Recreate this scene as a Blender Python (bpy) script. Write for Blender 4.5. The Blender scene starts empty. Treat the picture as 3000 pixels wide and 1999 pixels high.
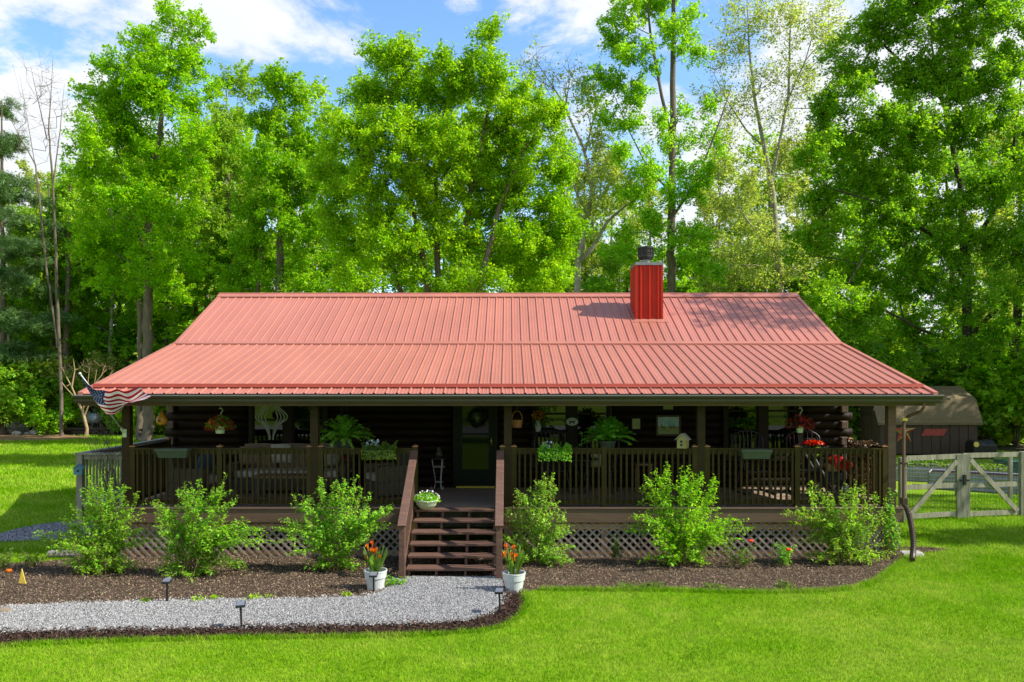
import bpy, math, random
import numpy as np
from mathutils import Vector
R = math.radians
rng = np.random.default_rng(7)
random.seed(7)
S = bpy.context.scene
COL = S.collection

# ------------------------------------------------------------------ camera, sky, sun, exposure
CAMZ = 2.98
FPX = 2350.0
cd = bpy.data.cameras.new("camera")
cam = bpy.data.objects.new("camera", cd); COL.objects.link(cam)
cam.location = (0, 0, CAMZ); cam.rotation_euler = (R(90), 0, 0)
cd.sensor_width = 36; cd.lens = FPX/3000*36
cd.shift_x = 9/3000; cd.shift_y = 110.5/3000
cd.clip_end = 2000
S.camera = cam

SUN_EL, SUN_AZ = 42.0, 11.0         # azimuth: degrees from +X towards the viewer
sd = Vector((math.cos(R(SUN_AZ))*math.cos(R(SUN_EL)), -math.sin(R(SUN_AZ))*math.cos(R(SUN_EL)), math.sin(R(SUN_EL))))
ld = bpy.data.lights.new("sun", 'SUN'); ld.energy = 4.6; ld.angle = R(0.53); ld.color = (1.0, 0.95, 0.86)
lo = bpy.data.objects.new("sun", ld); COL.objects.link(lo)
lo.rotation_euler = (-sd).to_track_quat('-Z', 'Y').to_euler()
lo.location = (30, -5, 40)

W = bpy.data.worlds.new("World"); S.world = W; W.use_nodes = True
nt = W.node_tree; nt.nodes.clear()
def wn(t, **k):
    n = nt.nodes.new(t)
    for a, b in k.items(): setattr(n, a, b)
    return n
def wl(a, b): nt.links.new(a, b)
out = wn('ShaderNodeOutputWorld'); bg = wn('ShaderNodeBackground'); bg.inputs[1].default_value = 0.15
sky = wn('ShaderNodeTexSky', sky_type='NISHITA', sun_disc=False)
sky.sun_elevation = R(SUN_EL); sky.sun_rotation = R(90+SUN_AZ); sky.air_density = 1.0; sky.dust_density = 0.3; sky.ozone_density = 2.5
tc = wn('ShaderNodeTexCoord')
sx = wn('ShaderNodeSeparateXYZ'); wl(tc.outputs['Generated'], sx.inputs[0])
def wm(op, a, b=None, c=None):
    n = wn('ShaderNodeMath', operation=op)
    for i, v in enumerate((a, b, c)):
        if v is None: continue
        if isinstance(v, (int, float)): n.inputs[i].default_value = v
        else: wl(v, n.inputs[i])
    return n.outputs[0]
den = wm('ADD', wm('MAXIMUM', sx.outputs[2], 0.0), 0.32)
cx = wm('DIVIDE', sx.outputs[0], den); cy = wm('DIVIDE', sx.outputs[1], den)
cmb = wn('ShaderNodeCombineXYZ'); wl(cx, cmb.inputs[0]); wl(cy, cmb.inputs[1]); cmb.inputs[2].default_value = 5.5
n1 = wn('ShaderNodeTexNoise'); n1.inputs['Scale'].default_value = 2.2; n1.inputs['Detail'].default_value = 10; n1.inputs['Roughness'].default_value = 0.62
n1.inputs['Distortion'].default_value = 0.35
wl(cmb.outputs[0], n1.inputs['Vector'])
# cloud banks: thick low and to both sides, open in the middle
side = wm('MULTIPLY', wm('ABSOLUTE', wm('SUBTRACT', cx, -0.17)), 0.42)
low = wm('MULTIPLY', sx.outputs[2], -0.28)
dens = wm('ADD', wm('ADD', n1.outputs['Fac'], side), wm('ADD', low, -0.01))
ramp = wn('ShaderNodeMapRange', interpolation_type='SMOOTHSTEP'); ramp.inputs[1].default_value = 0.49; ramp.inputs[2].default_value = 0.60
wl(dens, ramp.inputs[0])
mix = wn('ShaderNodeMix', data_type='RGBA')
wl(ramp.outputs[0], mix.inputs[0])
hs = wn('ShaderNodeHueSaturation'); hs.inputs['Saturation'].default_value = 1.12; hs.inputs['Value'].default_value = 1.22
wl(sky.outputs[0], hs.inputs['Color']); wl(hs.outputs[0], mix.inputs[6])
n2 = wn('ShaderNodeTexNoise'); n2.inputs['Scale'].default_value = 3.1; n2.inputs['Detail'].default_value = 6
wl(cmb.outputs[0], n2.inputs['Vector'])
cm = wn('ShaderNodeMix', data_type='RGBA'); wl(n2.outputs['Fac'], cm.inputs[0])
cm.inputs[6].default_value = (3.2, 3.5, 3.9, 1); cm.inputs[7].default_value = (4.9, 4.9, 4.9, 1)
wl(cm.outputs[2], mix.inputs[7])
wl(mix.outputs[2], bg.inputs[0]); wl(bg.outputs[0], out.inputs[0])
S.view_settings.view_transform = 'Standard'; S.view_settings.look = 'None'
S.view_settings.exposure = 0.7; S.view_settings.gamma = 1
S.cycles.max_bounces = 8; S.cycles.diffuse_bounces = 6; S.cycles.glossy_bounces = 3; S.cycles.transmission_bounces = 4
S.cycles.transparent_max_bounces = 4

# ------------------------------------------------------------------ measuring helpers
def O(x, y, Y):   # photograph pixel (3000 wide) seen at depth Y
    return Vector(((x-1491)*Y/FPX, Y, CAMZ-(y-1110)*Y/FPX))
def D(x, y, Y): return O(x*1.275, y*1.275, Y)
def G(x, y):      # photograph pixel (2353 wide) on the ground
    Y = FPX*CAMZ/(y*1.275-1110); return ((x*1.275-1491)*Y/FPX, Y)

# ------------------------------------------------------------------ materials
MATS = {}
def mat(name, col, rough=0.7, var=0.0, vs=4.0, stretch=(1,1,1), bump=0.0, bs=None, metal=0.0, spec=0.4, col2=None, trans=None, island=0.0, coat=0.0, detail=4):
    if name in MATS: return MATS[name]
    m = bpy.data.materials.new(name); m.use_nodes = True; MATS[name] = m
    t = m.node_tree; N = t.nodes; L = t.links
    b = N['Principled BSDF']
    b.inputs['Base Color'].default_value = (*col, 1); b.inputs['Roughness'].default_value = rough
    b.inputs['Metallic'].default_value = metal; b.inputs['Specular IOR Level'].default_value = spec
    if coat: b.inputs['Coat Weight'].default_value = coat
    if var or col2 or bump:
        g = N.new('ShaderNodeNewGeometry'); mp = N.new('ShaderNodeMapping'); mp.inputs['Scale'].default_value = stretch
        L.new(g.outputs['Position'], mp.inputs[0])
    csock = None
    if var or col2:
        nz = N.new('ShaderNodeTexNoise'); nz.inputs['Scale'].default_value = vs; nz.inputs['Detail'].default_value = detail; nz.inputs['Roughness'].default_value = 0.62
        L.new(mp.outputs[0], nz.inputs['Vector'])
        mr = N.new('ShaderNodeMapRange'); mr.inputs[1].default_value = 0.3; mr.inputs[2].default_value = 0.7
        L.new(nz.outputs['Fac'], mr.inputs[0])
        mx = N.new('ShaderNodeMix'); mx.data_type = 'RGBA'; L.new(mr.outputs[0], mx.inputs[0])
        c2 = col2 if col2 else tuple(c*(1+var) for c in col)
        c1 = tuple(c*(1-var) for c in col) if not col2 else col
        mx.inputs[6].default_value = (*c1, 1); mx.inputs[7].default_value = (*c2, 1)
        csock = mx.outputs[2]
    if island:
        gi = N.new('ShaderNodeNewGeometry'); hs = N.new('ShaderNodeHueSaturation')
        a = N.new('ShaderNodeMapRange'); a.inputs[3].default_value = 1-island; a.inputs[4].default_value = 1+island
        L.new(gi.outputs['Random Per Island'], a.inputs[0]); L.new(a.outputs[0], hs.inputs['Value'])
        h = N.new('ShaderNodeMapRange'); h.inputs[3].default_value = 0.5-island*0.05; h.inputs[4].default_value = 0.5+island*0.05
        w = N.new('ShaderNodeTexWhiteNoise'); w.noise_dimensions = '1D'; L.new(gi.outputs['Random Per Island'], w.inputs['W'])
        L.new(w.outputs['Value'], h.inputs[0]); L.new(h.outputs[0], hs.inputs['Hue'])
        if csock: L.new(csock, hs.inputs['Color'])
        else: hs.inputs['Color'].default_value = (*col, 1)
        csock = hs.outputs[0]
    if trans and csock:      # each plant has its own slight tint
        oi = N.new('ShaderNodeObjectInfo'); h2 = N.new('ShaderNodeHueSaturation')
        for key, lo_, hi_, k_ in (('Hue', .499, .513, 1.0), ('Value', .94, 1.16, 7.31), ('Saturation', .95, 1.04, 3.77)):
            f_ = N.new('ShaderNodeMath'); f_.operation = 'MULTIPLY'; L.new(oi.outputs['Random'], f_.inputs[0]); f_.inputs[1].default_value = k_
            f2 = N.new('ShaderNodeMath'); f2.operation = 'FRACT'; L.new(f_.outputs[0], f2.inputs[0])
            r_ = N.new('ShaderNodeMapRange'); r_.inputs[3].default_value = lo_; r_.inputs[4].default_value = hi_; L.new(f2.outputs[0], r_.inputs[0]); L.new(r_.outputs[0], h2.inputs[key])
        L.new(csock, h2.inputs['Color']); csock = h2.outputs[0]
    if csock: L.new(csock, b.inputs['Base Color'])
    if bump:
        nb = N.new('ShaderNodeTexNoise'); nb.inputs['Scale'].default_value = bs or vs*2; nb.inputs['Detail'].default_value = 5
        L.new(mp.outputs[0], nb.inputs['Vector'])
        bp = N.new('ShaderNodeBump'); bp.inputs['Strength'].default_value = min(bump, 1); bp.inputs['Distance'].default_value = 0.02
        L.new(nb.outputs['Fac'], bp.inputs['Height']); L.new(bp.outputs[0], b.inputs['Normal'])
    if trans:
        tr = N.new('ShaderNodeBsdfTranslucent'); ms = N.new('ShaderNodeMixShader'); ms.inputs[0].default_value = trans[1]
        if csock:
            mm = N.new('ShaderNodeMix'); mm.data_type = 'RGBA'; mm.blend_type = 'MULTIPLY'; mm.inputs[0].default_value = 1
            L.new(csock, mm.inputs[6]); mm.inputs[7].default_value = (*trans[0], 1); L.new(mm.outputs[2], tr.inputs[0])
        else: tr.inputs[0].default_value = (*[c*k for c, k in zip(col, trans[0])], 1)
        L.new(b.outputs[0], ms.inputs[1]); L.new(tr.outputs[0], ms.inputs[2]); L.new(ms.outputs[0], N['Material Output'].inputs[0])
    return m

M = dict(
 roof=mat('roof_metal', (0.43,0.155,0.108), 0.45, var=0.10, vs=1.3, stretch=(1,.3,.3), bump=0.05, bs=3, spec=0.5),
 rooftrim=mat('roof_trim', (0.36,0.06,0.032), 0.4, var=0.06, vs=3),
 chim=mat('chimney_metal', (0.42,0.020,0.006), 0.4, var=0.08, vs=2, spec=0.25),
 steel=mat('galvanised_steel', (0.24,0.245,0.25), 0.45, var=0.2, vs=6, metal=0.6),
 darksteel=mat('sooty_steel', (0.035,0.033,0.03), 0.5, var=0.3, vs=8, metal=0.4),
 gutter=mat('gutter_bronze', (0.05,0.042,0.02), 0.38, var=0.12, vs=2, spec=0.5),
 gutrim=mat('gutter_rim', (0.26,0.26,0.25), 0.4, var=0.12, vs=5),
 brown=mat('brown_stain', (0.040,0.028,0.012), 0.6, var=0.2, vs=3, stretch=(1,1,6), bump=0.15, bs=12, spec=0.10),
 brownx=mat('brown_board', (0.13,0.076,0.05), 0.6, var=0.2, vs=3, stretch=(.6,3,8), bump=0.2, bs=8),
 rim=mat('rim_stain', (0.13,0.08,0.048), 0.6, var=0.15, vs=2, stretch=(.6,3,8), bump=0.2, bs=8),
 rail=mat('railing_stain', (0.052,0.040,0.011), 0.58, var=0.18, vs=5, bump=0.1, bs=14, spec=0.10),
 stair=mat('stair_stain', (0.13,0.07,0.048), 0.62, var=0.25, vs=4, stretch=(1,5,5), bump=0.3, bs=9),
 deck=mat('deck_boards', (0.30,0.215,0.15), 0.7, var=0.25, vs=4, stretch=(.5,8,1), bump=0.2),
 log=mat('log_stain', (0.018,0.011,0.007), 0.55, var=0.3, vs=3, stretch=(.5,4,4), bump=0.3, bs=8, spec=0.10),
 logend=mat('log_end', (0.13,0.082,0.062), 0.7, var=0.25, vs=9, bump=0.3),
 lattice=mat('lattice_wood', (0.29,0.225,0.185), 0.75, var=0.3, vs=7, bump=0.2),
 pine=mat('raw_pine', (0.62,0.32,0.09), 0.7, var=0.2, vs=5, bump=0.15),
 copper=mat('copper_cap', (0.42,0.20,0.10), 0.4, var=0.1, vs=5, metal=0.5),
 glass=mat('window_glass', (0.003,0.004,0.003), 0.02, spec=0.6),
 doorglass=mat('door_glass', (0.006,0.008,0.005), 0.03, spec=0.2),
 dark=mat('dark_frame', (0.03,0.022,0.017), 0.5, var=0.2, vs=5, spec=0.10),
 doorg=mat('door_green', (0.012,0.016,0.009), 0.4, var=0.15, vs=4, spec=0.10),
 brass=mat('brass', (0.55,0.45,0.06), 0.3, metal=0.6),
 greywood=mat('weathered_wood', (0.32,0.285,0.205), 0.85, var=0.28, vs=5, stretch=(3,3,.7), bump=0.4, bs=12),
 palewood=mat('pressure_treated_wood', (0.24,0.23,0.155), 0.8, var=0.35, vs=4, stretch=(3,3,.6), bump=0.3, bs=9),
 black=mat('black_paint', (0.018,0.018,0.019), 0.45, var=0.2, vs=6),
 blackvinyl=mat('black_vinyl', (0.012,0.012,0.013), 0.35, bump=0.6, bs=7),
 white=mat('white_glaze', (0.56,0.59,0.58), 0.35, var=0.05, vs=8),
 cream=mat('cream_plastic', (0.50,0.60,0.38), 0.4, var=0.05, vs=8),
 greenplastic=mat('green_plastic', (0.062,0.085,0.055), 0.45, var=0.1, vs=6),
 soil=mat('soil', (0.05,0.03,0.018), 0.95, var=0.4, vs=30, bump=0.6),
 red=mat('red_enamel', (0.5,0.01,0.012), 0.3, spec=0.6),
 redpetal=mat('red_petals', (0.45,0.012,0.02), 0.6, island=0.4, trans=((1,1,1),.3)),
 orange=mat('orange_petals', (0.85,0.16,0.008), 0.5, island=0.3, trans=((1,1,1),.35)),
 blue=mat('blue_paint', (0.16,0.36,0.44), 0.6, var=0.2, vs=12),
 yellow=mat('yellow_paint', (0.75,0.55,0.08), 0.5, var=0.1, vs=9),
 wicker=mat('wicker', (0.30,0.13,0.04), 0.7, var=0.35, vs=40, stretch=(1,1,3), bump=0.6),
 gwicker=mat('grey_wicker', (0.10,0.085,0.07), 0.7, var=0.35, vs=40, stretch=(1,1,3), bump=0.6),
 cushion=mat('cushion_cloth', (0.45,0.42,0.38), 0.9, var=0.1, vs=10, bump=0.2),
 tan=mat('tan_cloth', (0.22,0.17,0.12), 0.9, var=0.2, vs=10, bump=0.2),
 navy=mat('blue_cloth', (0.03,0.07,0.14), 0.9, var=0.2, vs=10),
 bark=mat('bark', (0.135,0.105,0.075), 0.9, var=0.4, vs=5, stretch=(1,1,.35), bump=0.7, bs=14),
 barkdark=mat('dark_bark', (0.055,0.04,0.028), 0.9, var=0.4, vs=5, stretch=(1,1,.35), bump=0.7, bs=14),
 barkpale=mat('pale_bark', (0.42,0.38,0.31), 0.85, vs=2.2, col2=(0.20,0.16,0.11), bump=0.4, bs=9),
 stem=mat('shrub_stem', (0.26,0.17,0.09), 0.8, var=0.3, vs=9),
 stone=mat('grey_stone', (0.36,0.34,0.30), 0.85, var=0.3, vs=6, bump=0.5),
 shingle=mat('shed_shingle', (0.18,0.13,0.062), 0.85, var=0.3, vs=5, stretch=(3,3,12), bump=0.5),
 shedwall=mat('shed_siding', (0.062,0.040,0.021), 0.75, var=0.2, vs=4, stretch=(6,6,.6), bump=0.2),
 rust=mat('rusty_tin', (0.36,0.05,0.022), 0.6, var=0.35, vs=12, bump=0.4),
 hose=mat('drain_hose', (0.06,0.035,0.026), 0.4, var=0.1, vs=8),
 hosegrey=mat('grey_hose', (0.20,0.18,0.16), 0.6, var=0.2, vs=8),
 wire=mat('wire_mesh', (0.10,0.10,0.09), 0.5, metal=0.5),
 iron=mat('pale_iron', (0.50,0.50,0.48), 0.5),
)
def leafmat(name, c, tr=(1.75,1.5,0.7), tw=0.52, isl=0.34, c2=None, vs=0.35, rough=0.5):
    return mat(name, c, rough, col2=c2 or tuple(x*1.35 for x in c), vs=vs, island=isl, trans=(tr, tw), spec=0.35)
M['leaf'] = leafmat('leaf_bright', (0.22,0.43,0.012), c2=(0.33,0.54,0.025))
M['leafmid'] = leafmat('leaf_mid', (0.175,0.385,0.012), c2=(0.275,0.48,0.02))
M['leafdark'] = leafmat('leaf_dark', (0.15,0.35,0.014), c2=(0.24,0.45,0.02))
M['leafpale'] = leafmat('leaf_pale', (0.30,0.42,0.06), c2=(0.38,0.48,0.11))
M['needle'] = leafmat('pine_needle', (0.075,0.15,0.035), c2=(0.12,0.22,0.055), tw=0.25)
M['shrubleaf'] = leafmat('shrub_leaf', (0.20,0.46,0.016), c2=(0.30,0.56,0.035), vs=1.6, tw=0.4)
M['shrubyellow'] = leafmat('shrub_leaf_yellow', (0.235,0.44,0.018), c2=(0.34,0.53,0.03), vs=1.6, tw=0.4)
M['fern'] = leafmat('fern_frond', (0.17,0.42,0.03), c2=(0.27,0.54,0.05), vs=3)
M['herb'] = leafmat('herb_leaf', (0.10,0.21,0.02), c2=(0.15,0.26,0.03), vs=3)
M['dead'] = leafmat('dry_leaf', (0.07,0.035,0.02), c2=(0.12,0.07,0.04), vs=3, tw=0.2)
M['blade'] = leafmat('grass_blade', (0.19,0.37,0.003), c2=(0.36,0.52,0.008), vs=1.7, isl=0.38, tw=0.35, tr=(1.3,1.2,.5), rough=0.6)

# ------------------------------------------------------------------ mesh building
def origin_of(o):
    v = Vector((0,0,0))
    while o is not None:
        v += o.location; o = o.parent
    return v
def link(name, me, parent=None, loc=(0,0,0)):
    o = bpy.data.objects.new(name, me); COL.objects.link(o); o.location = loc
    if parent is not None: o.parent = parent
    return o
def tag(o, label=None, cat=None, group=None, kind=None):
    if label: o['label'] = label
    if cat: o['category'] = cat
    if group: o['group'] = group
    if kind: o['kind'] = kind
    return o
def thing(name, loc, label, cat, group=None):
    return tag(link(name, None, None, loc), label, cat, group)
def copy_tree(o, parent=None):
    c = o.copy(); COL.objects.link(c)
    if parent is not None: c.parent = parent
    for ch in list(o.children): copy_tree(ch, c)
    return c

class MB:
    def __init__(s): s.v = []; s.f = []; s.mi = []; s.m = 0
    def add(s, vs, fs):
        n = len(s.v); s.v += [tuple(v) for v in vs]
        for f in fs: s.f.append(tuple(i+n for i in f)); s.mi.append(s.m)
        return s
    def box(s, x0, x1, y0, y1, z0, z1):
        return s.add([(x0,y0,z0),(x1,y0,z0),(x1,y1,z0),(x0,y1,z0),(x0,y0,z1),(x1,y0,z1),(x1,y1,z1),(x0,y1,z1)],
              [(0,3,2,1),(4,5,6,7),(0,1,5,4),(1,2,6,5),(2,3,7,6),(3,0,4,7)])
    def cbox(s, c, sx, sy, sz): return s.box(c[0]-sx/2,c[0]+sx/2,c[1]-sy/2,c[1]+sy/2,c[2]-sz/2,c[2]+sz/2)
    def bar(s, p, q, w, h, up=(0,0,1)):
        p, q = Vector(p), Vector(q); d = (q-p).normalized(); u = Vector(up)
        r = d.cross(u)
        if r.length < 1e-4: r = d.cross(Vector((1,0,0)))
        r.normalize(); u = r.cross(d).normalized()
        a = r*w/2; b = u*h/2
        return s.add([p-a-b,p+a-b,p+a+b,p-a+b,q-a-b,q+a-b,q+a+b,q-a+b],
              [(0,1,2,3),(5,4,7,6),(1,0,4,5),(2,1,5,6),(3,2,6,7),(0,3,7,4)])
    def tube(s, pts, rad, n=8, cap=True):
        pts = [Vector(p) for p in pts]
        if isinstance(rad, (int, float)): rad = [rad]*len(pts)
        vs = []; fs = []; ref = None
        for i, p in enumerate(pts):
            d = (pts[min(i+1, len(pts)-1)]-pts[max(i-1, 0)])
            if d.length < 1e-9: d = Vector((0,0,1))
            d.normalize()
            if ref is None: ref = d.orthogonal().normalized()
            ref = (ref-d*ref.dot(d))
            if ref.length < 1e-6: ref = d.orthogonal()
            ref.normalize(); b = d.cross(ref)
            for k in range(n):
                a = 2*math.pi*k/n; vs.append(p+(ref*math.cos(a)+b*math.sin(a))*rad[i])
        for i in range(len(pts)-1):
            for k in range(n):
                k2 = (k+1) % n; fs.append((i*n+k, i*n+k2, (i+1)*n+k2, (i+1)*n+k))
        if cap: fs.append(tuple(range(n))[::-1]); fs.append(tuple((len(pts)-1)*n+k for k in range(n)))
        return s.add(vs, fs)
    def lathe(s, c, prof, n=20, sy=1.0):
        vs = []; fs = []
        for r, z in prof:
            for k in range(n):
                a = 2*math.pi*k/n; vs.append((c[0]+r*math.cos(a), c[1]+r*sy*math.sin(a), c[2]+z))
        for i in range(len(prof)-1):
            for k in range(n):
                k2 = (k+1) % n; fs.append((i*n+k, i*n+k2, (i+1)*n+k2, (i+1)*n+k))
        return s.add(vs, fs)
    def prism(s, poly, axis, a, b):   # polygon in the two other axes, extruded along axis from a to b
        n = len(poly)
        def pt(p, t):
            return {'x': (t, p[0], p[1]), 'y': (p[0], t, p[1]), 'z': (p[0], p[1], t)}[axis]
        vs = [pt(p, a) for p in poly]+[pt(p, b) for p in poly]
        fs = [tuple(range(n))[::-1], tuple(range(n, 2*n))]+[(i, (i+1) % n, (i+1) % n+n, i+n) for i in range(n)]
        return s.add(vs, fs)
    def ball(s, c, rx, ry, rz, n=12, m=8):
        prof = [(math.sin(math.pi*i/m), -math.cos(math.pi*i/m)) for i in range(m+1)]
        vs = []; fs = []
        for r, z in prof:
            for k in range(n):
                a = 2*math.pi*k/n; vs.append((c[0]+rx*max(r,.001)*math.cos(a), c[1]+ry*max(r,.001)*math.sin(a), c[2]+rz*z))
        for i in range(m):
            for k in range(n):
                k2 = (k+1) % n; fs.append((i*n+k, i*n+k2, (i+1)*n+k2, (i+1)*n+k))
        return s.add(vs, fs)
    def pillow(s, c, w, h, t, rx=0, rz=0, n=8):   # soft square cushion standing in xz
        cr, sr = math.cos(rx), math.sin(rx); cz, sz = math.cos(rz), math.sin(rz)
        for sgn in (1, -1):
            vs = []; fs = []
            for i in range(n+1):
                for j in range(n+1):
                    u, v = 2*i/n-1, 2*j/n-1
                    y = sgn*t/2*((1-u**4)*(1-v**4))**0.5
                    x, z = u*w/2*(1-.06*v*v), v*h/2*(1-.06*u*u)
                    y, z = y*cr-z*sr, y*sr+z*cr
                    x, y = x*cz-y*sz, x*sz+y*cz
                    vs.append((c[0]+x, c[1]+y, c[2]+z))
            for i in range(n):
                for j in range(n):
                    q = (i*(n+1)+j, (i+1)*(n+1)+j, (i+1)*(n+1)+j+1, i*(n+1)+j+1)
                    fs.append(q if sgn < 0 else q[::-1])
            s.add(vs, fs)
        return s
    def build(s, name, m, parent=None, smooth=False, bevel=0, loc=None):
        me = bpy.data.meshes.new(name)
        o0 = origin_of(parent) if parent is not None else Vector(loc or (0,0,0))
        me.from_pydata([(v[0]-o0.x, v[1]-o0.y, v[2]-o0.z) for v in s.v], [], s.f)
        for x in (m if isinstance(m, (list, tuple)) else [m]): me.materials.append(x)
        if isinstance(m, (list, tuple)): me.polygons.foreach_set('material_index', s.mi)
        if smooth: me.polygons.foreach_set('use_smooth', [True]*len(me.polygons))
        me.update()
        o = link(name, me, parent, (0,0,0) if parent is not None else o0)
        if bevel:
            b = o.modifiers.new('bevel', 'BEVEL'); b.width = bevel; b.segments = 2; b.limit_method = 'ANGLE'
        return o

def np_mesh(name, V, nper, mats, parent=None, loc=None, mi=None):
    """V: (N*nper,3) loose polygons of nper corners each"""
    o0 = origin_of(parent) if parent is not None else Vector(loc or (0,0,0))
    V = np.asarray(V, np.float32)-np.array(o0, np.float32)
    me = bpy.data.meshes.new(name); n = len(V)//nper
    me.vertices.add(len(V)); me.vertices.foreach_set('co', V.ravel())
    me.loops.add(len(V)); me.loops.foreach_set('vertex_index', np.arange(len(V), dtype=np.int32))
    me.polygons.add(n); me.polygons.foreach_set('loop_start', np.arange(0, len(V), nper, dtype=np.int32))
    for x in (mats if isinstance(mats, (list, tuple)) else [mats]): me.materials.append(x)
    if mi is not None: me.polygons.foreach_set('material_index', np.asarray(mi, np.int32))
    me.update(calc_edges=True)
    return link(name, me, parent, (0,0,0) if parent is not None else o0)

def unit(a): return a/np.maximum(np.linalg.norm(a, axis=-1, keepdims=True), 1e-9)
def leaves(pos, length, width, r, nrm=None, up=0.6, direction=None):
    """rhombic leaf quads, slightly folded along the midrib"""
    n = len(pos)
    if nrm is None:
        nrm = r.normal(size=(n,3)); nrm[:,2] = np.abs(nrm[:,2])+up
    nrm = unit(nrm)
    d = r.normal(size=(n,3)) if direction is None else direction+r.normal(size=(n,3))*0.35
    d = unit(d-nrm*np.sum(d*nrm, 1, keepdims=True)); w = np.cross(nrm, d)
    q = 0.5+1.05*r.random(n)**1.6; L = (length*q)[:,None]; Wd = (width*q*(.8+.4*r.random(n)))[:,None]
    fold = nrm*Wd*0.25
    a = pos-d*L*0.5; c = pos+d*L*0.5-nrm*L*0.12; b = pos+w*Wd*0.5+fold+d*L*0.06; e = pos-w*Wd*0.5+fold+d*L*0.06
    return np.stack([a,b,c,e], 1).reshape(-1,3)
def inpoly(x, y, poly):
    c = np.zeros(len(x), bool); n = len(poly)
    for i in range(n):
        x1, y1 = poly[i]; x2, y2 = poly[(i+1) % n]
        if y1 == y2: continue
        k = ((y1 > y) != (y2 > y)) & (x < (x2-x1)*(y-y1)/(y2-y1)+x1); c ^= k
    return c
# ------------------------------------------------------------------ ground, bed, path, lawn
def smooth_poly(pts, jit=0.03, n=6, seed=1, closed=True):
    r = random.Random(seed); o = []; N = len(pts)
    for i in range(N):
        p0, p1, p2, p3 = [Vector((*pts[(i+k-1) % N], 0)) for k in range(4)]
        for j in range(n):
            t = j/n
            v = 0.5*((2*p1)+(-p0+p2)*t+(2*p0-5*p1+4*p2-p3)*t*t+(-p0+3*p1-3*p2+p3)*t**3)
            o.append((v.x+r.uniform(-jit, jit), v.y+r.uniform(-jit, jit)))
    return o
def gmat(name, cols, scales, rough=0.95, bump=0.4, bscale=40, bdist=0.02, trans=None):
    m = bpy.data.materials.new(name); m.use_nodes = True; t = m.node_tree; N = t.nodes; L = t.links
    b = N['Principled BSDF']; b.inputs['Roughness'].default_value = rough; b.inputs['Specular IOR Level'].default_value = 0.15
    g = N.new('ShaderNodeNewGeometry'); cur = None
    for i, (c, s) in enumerate(zip(cols[1:], scales)):
        nz = N.new('ShaderNodeTexNoise'); nz.inputs['Scale'].default_value = s; nz.inputs['Detail'].default_value = 6; nz.inputs['Roughness'].default_value = 0.65
        L.new(g.outputs['Position'], nz.inputs['Vector'])
        mr = N.new('ShaderNodeMapRange'); mr.inputs[1].default_value = 0.42; mr.inputs[2].default_value = 0.66; L.new(nz.outputs['Fac'], mr.inputs[0])
        mx = N.new('ShaderNodeMix'); mx.data_type = 'RGBA'; L.new(mr.outputs[0], mx.inputs[0])
        if cur is None: mx.inputs[6].default_value = (*cols[0], 1)
        else: L.new(cur, mx.inputs[6])
        mx.inputs[7].default_value = (*c, 1); cur = mx.outputs[2]
    L.new(cur, b.inputs['Base Color'])
    nz = N.new('ShaderNodeTexNoise'); nz.inputs['Scale'].default_value = bscale; nz.inputs['Detail'].default_value = 4
    L.new(g.outputs['Position'], nz.inputs['Vector'])
    bp = N.new('ShaderNodeBump'); bp.inputs['Strength'].default_value = bump; bp.inputs['Distance'].default_value = bdist
    L.new(nz.outputs['Fac'], bp.inputs['Height'])
    if not trans: L.new(bp.outputs[0], b.inputs['Normal'])
    else:
        hs = N.new('ShaderNodeHueSaturation'); a = N.new('ShaderNodeMapRange'); a.inputs[3].default_value = .62; a.inputs[4].default_value = 1.38
        L.new(g.outputs['Random Per Island'], a.inputs[0]); L.new(a.outputs[0], hs.inputs['Value']); L.new(cur, hs.inputs['Color']); L.new(hs.outputs[0], b.inputs['Base Color'])
        tr = N.new('ShaderNodeBsdfTranslucent'); L.new(hs.outputs[0], tr.inputs[0]); ms = N.new('ShaderNodeMixShader'); ms.inputs[0].default_value = trans
        L.new(b.outputs[0], ms.inputs[1]); L.new(tr.outputs[0], ms.inputs[2]); L.new(ms.outputs[0], N['Material Output'].inputs[0])
    return m
lawnm = gmat('lawn', [(0.17,0.32,0.003),(0.24,0.39,0.006),(0.12,0.26,0.003),(0.28,0.37,0.025)], [1.6, 7.0, 0.32], bump=0.6, bscale=60, bdist=0.05)
M['blade'] = gmat('grass', [(0.20,0.39,0.003),(0.30,0.50,0.005),(0.11,0.29,0.003),(0.42,0.51,0.07),(0.20,0.42,0.004)], [1.1, 6.0, 0.55, 2.6], trans=.35)
forestm = gmat('forest_floor', [(0.07,0.055,0.03),(0.05,0.075,0.015),(0.11,0.08,0.05)], [0.5, 2.0], bump=0.6, bscale=8, bdist=0.1)
mulchm = gmat('mulch', [(0.095,0.065,0.042),(0.17,0.122,0.08),(0.04,0.027,0.018)], [9, 30], bump=1, bscale=45, bdist=0.04)
dmulchm = gmat('fresh_mulch', [(0.048,0.026,0.016),(0.095,0.05,0.03),(0.025,0.014,0.009)], [14, 40], bump=1, bscale=50, bdist=0.04)
gravelm = gmat('gravel', [(0.15,0.148,0.145),(0.29,0.288,0.285),(0.07,0.07,0.07)], [40, 70], bump=1, bscale=60, bdist=0.03)
dirtm = gmat('dirt', [(0.30,0.17,0.08),(0.20,0.15,0.06)], [2.0], bump=.5, bscale=20)
asph = gmat('driveway', [(0.36,0.35,0.34),(0.28,0.27,0.26)], [3.0], bump=.5, bscale=30)

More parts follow.
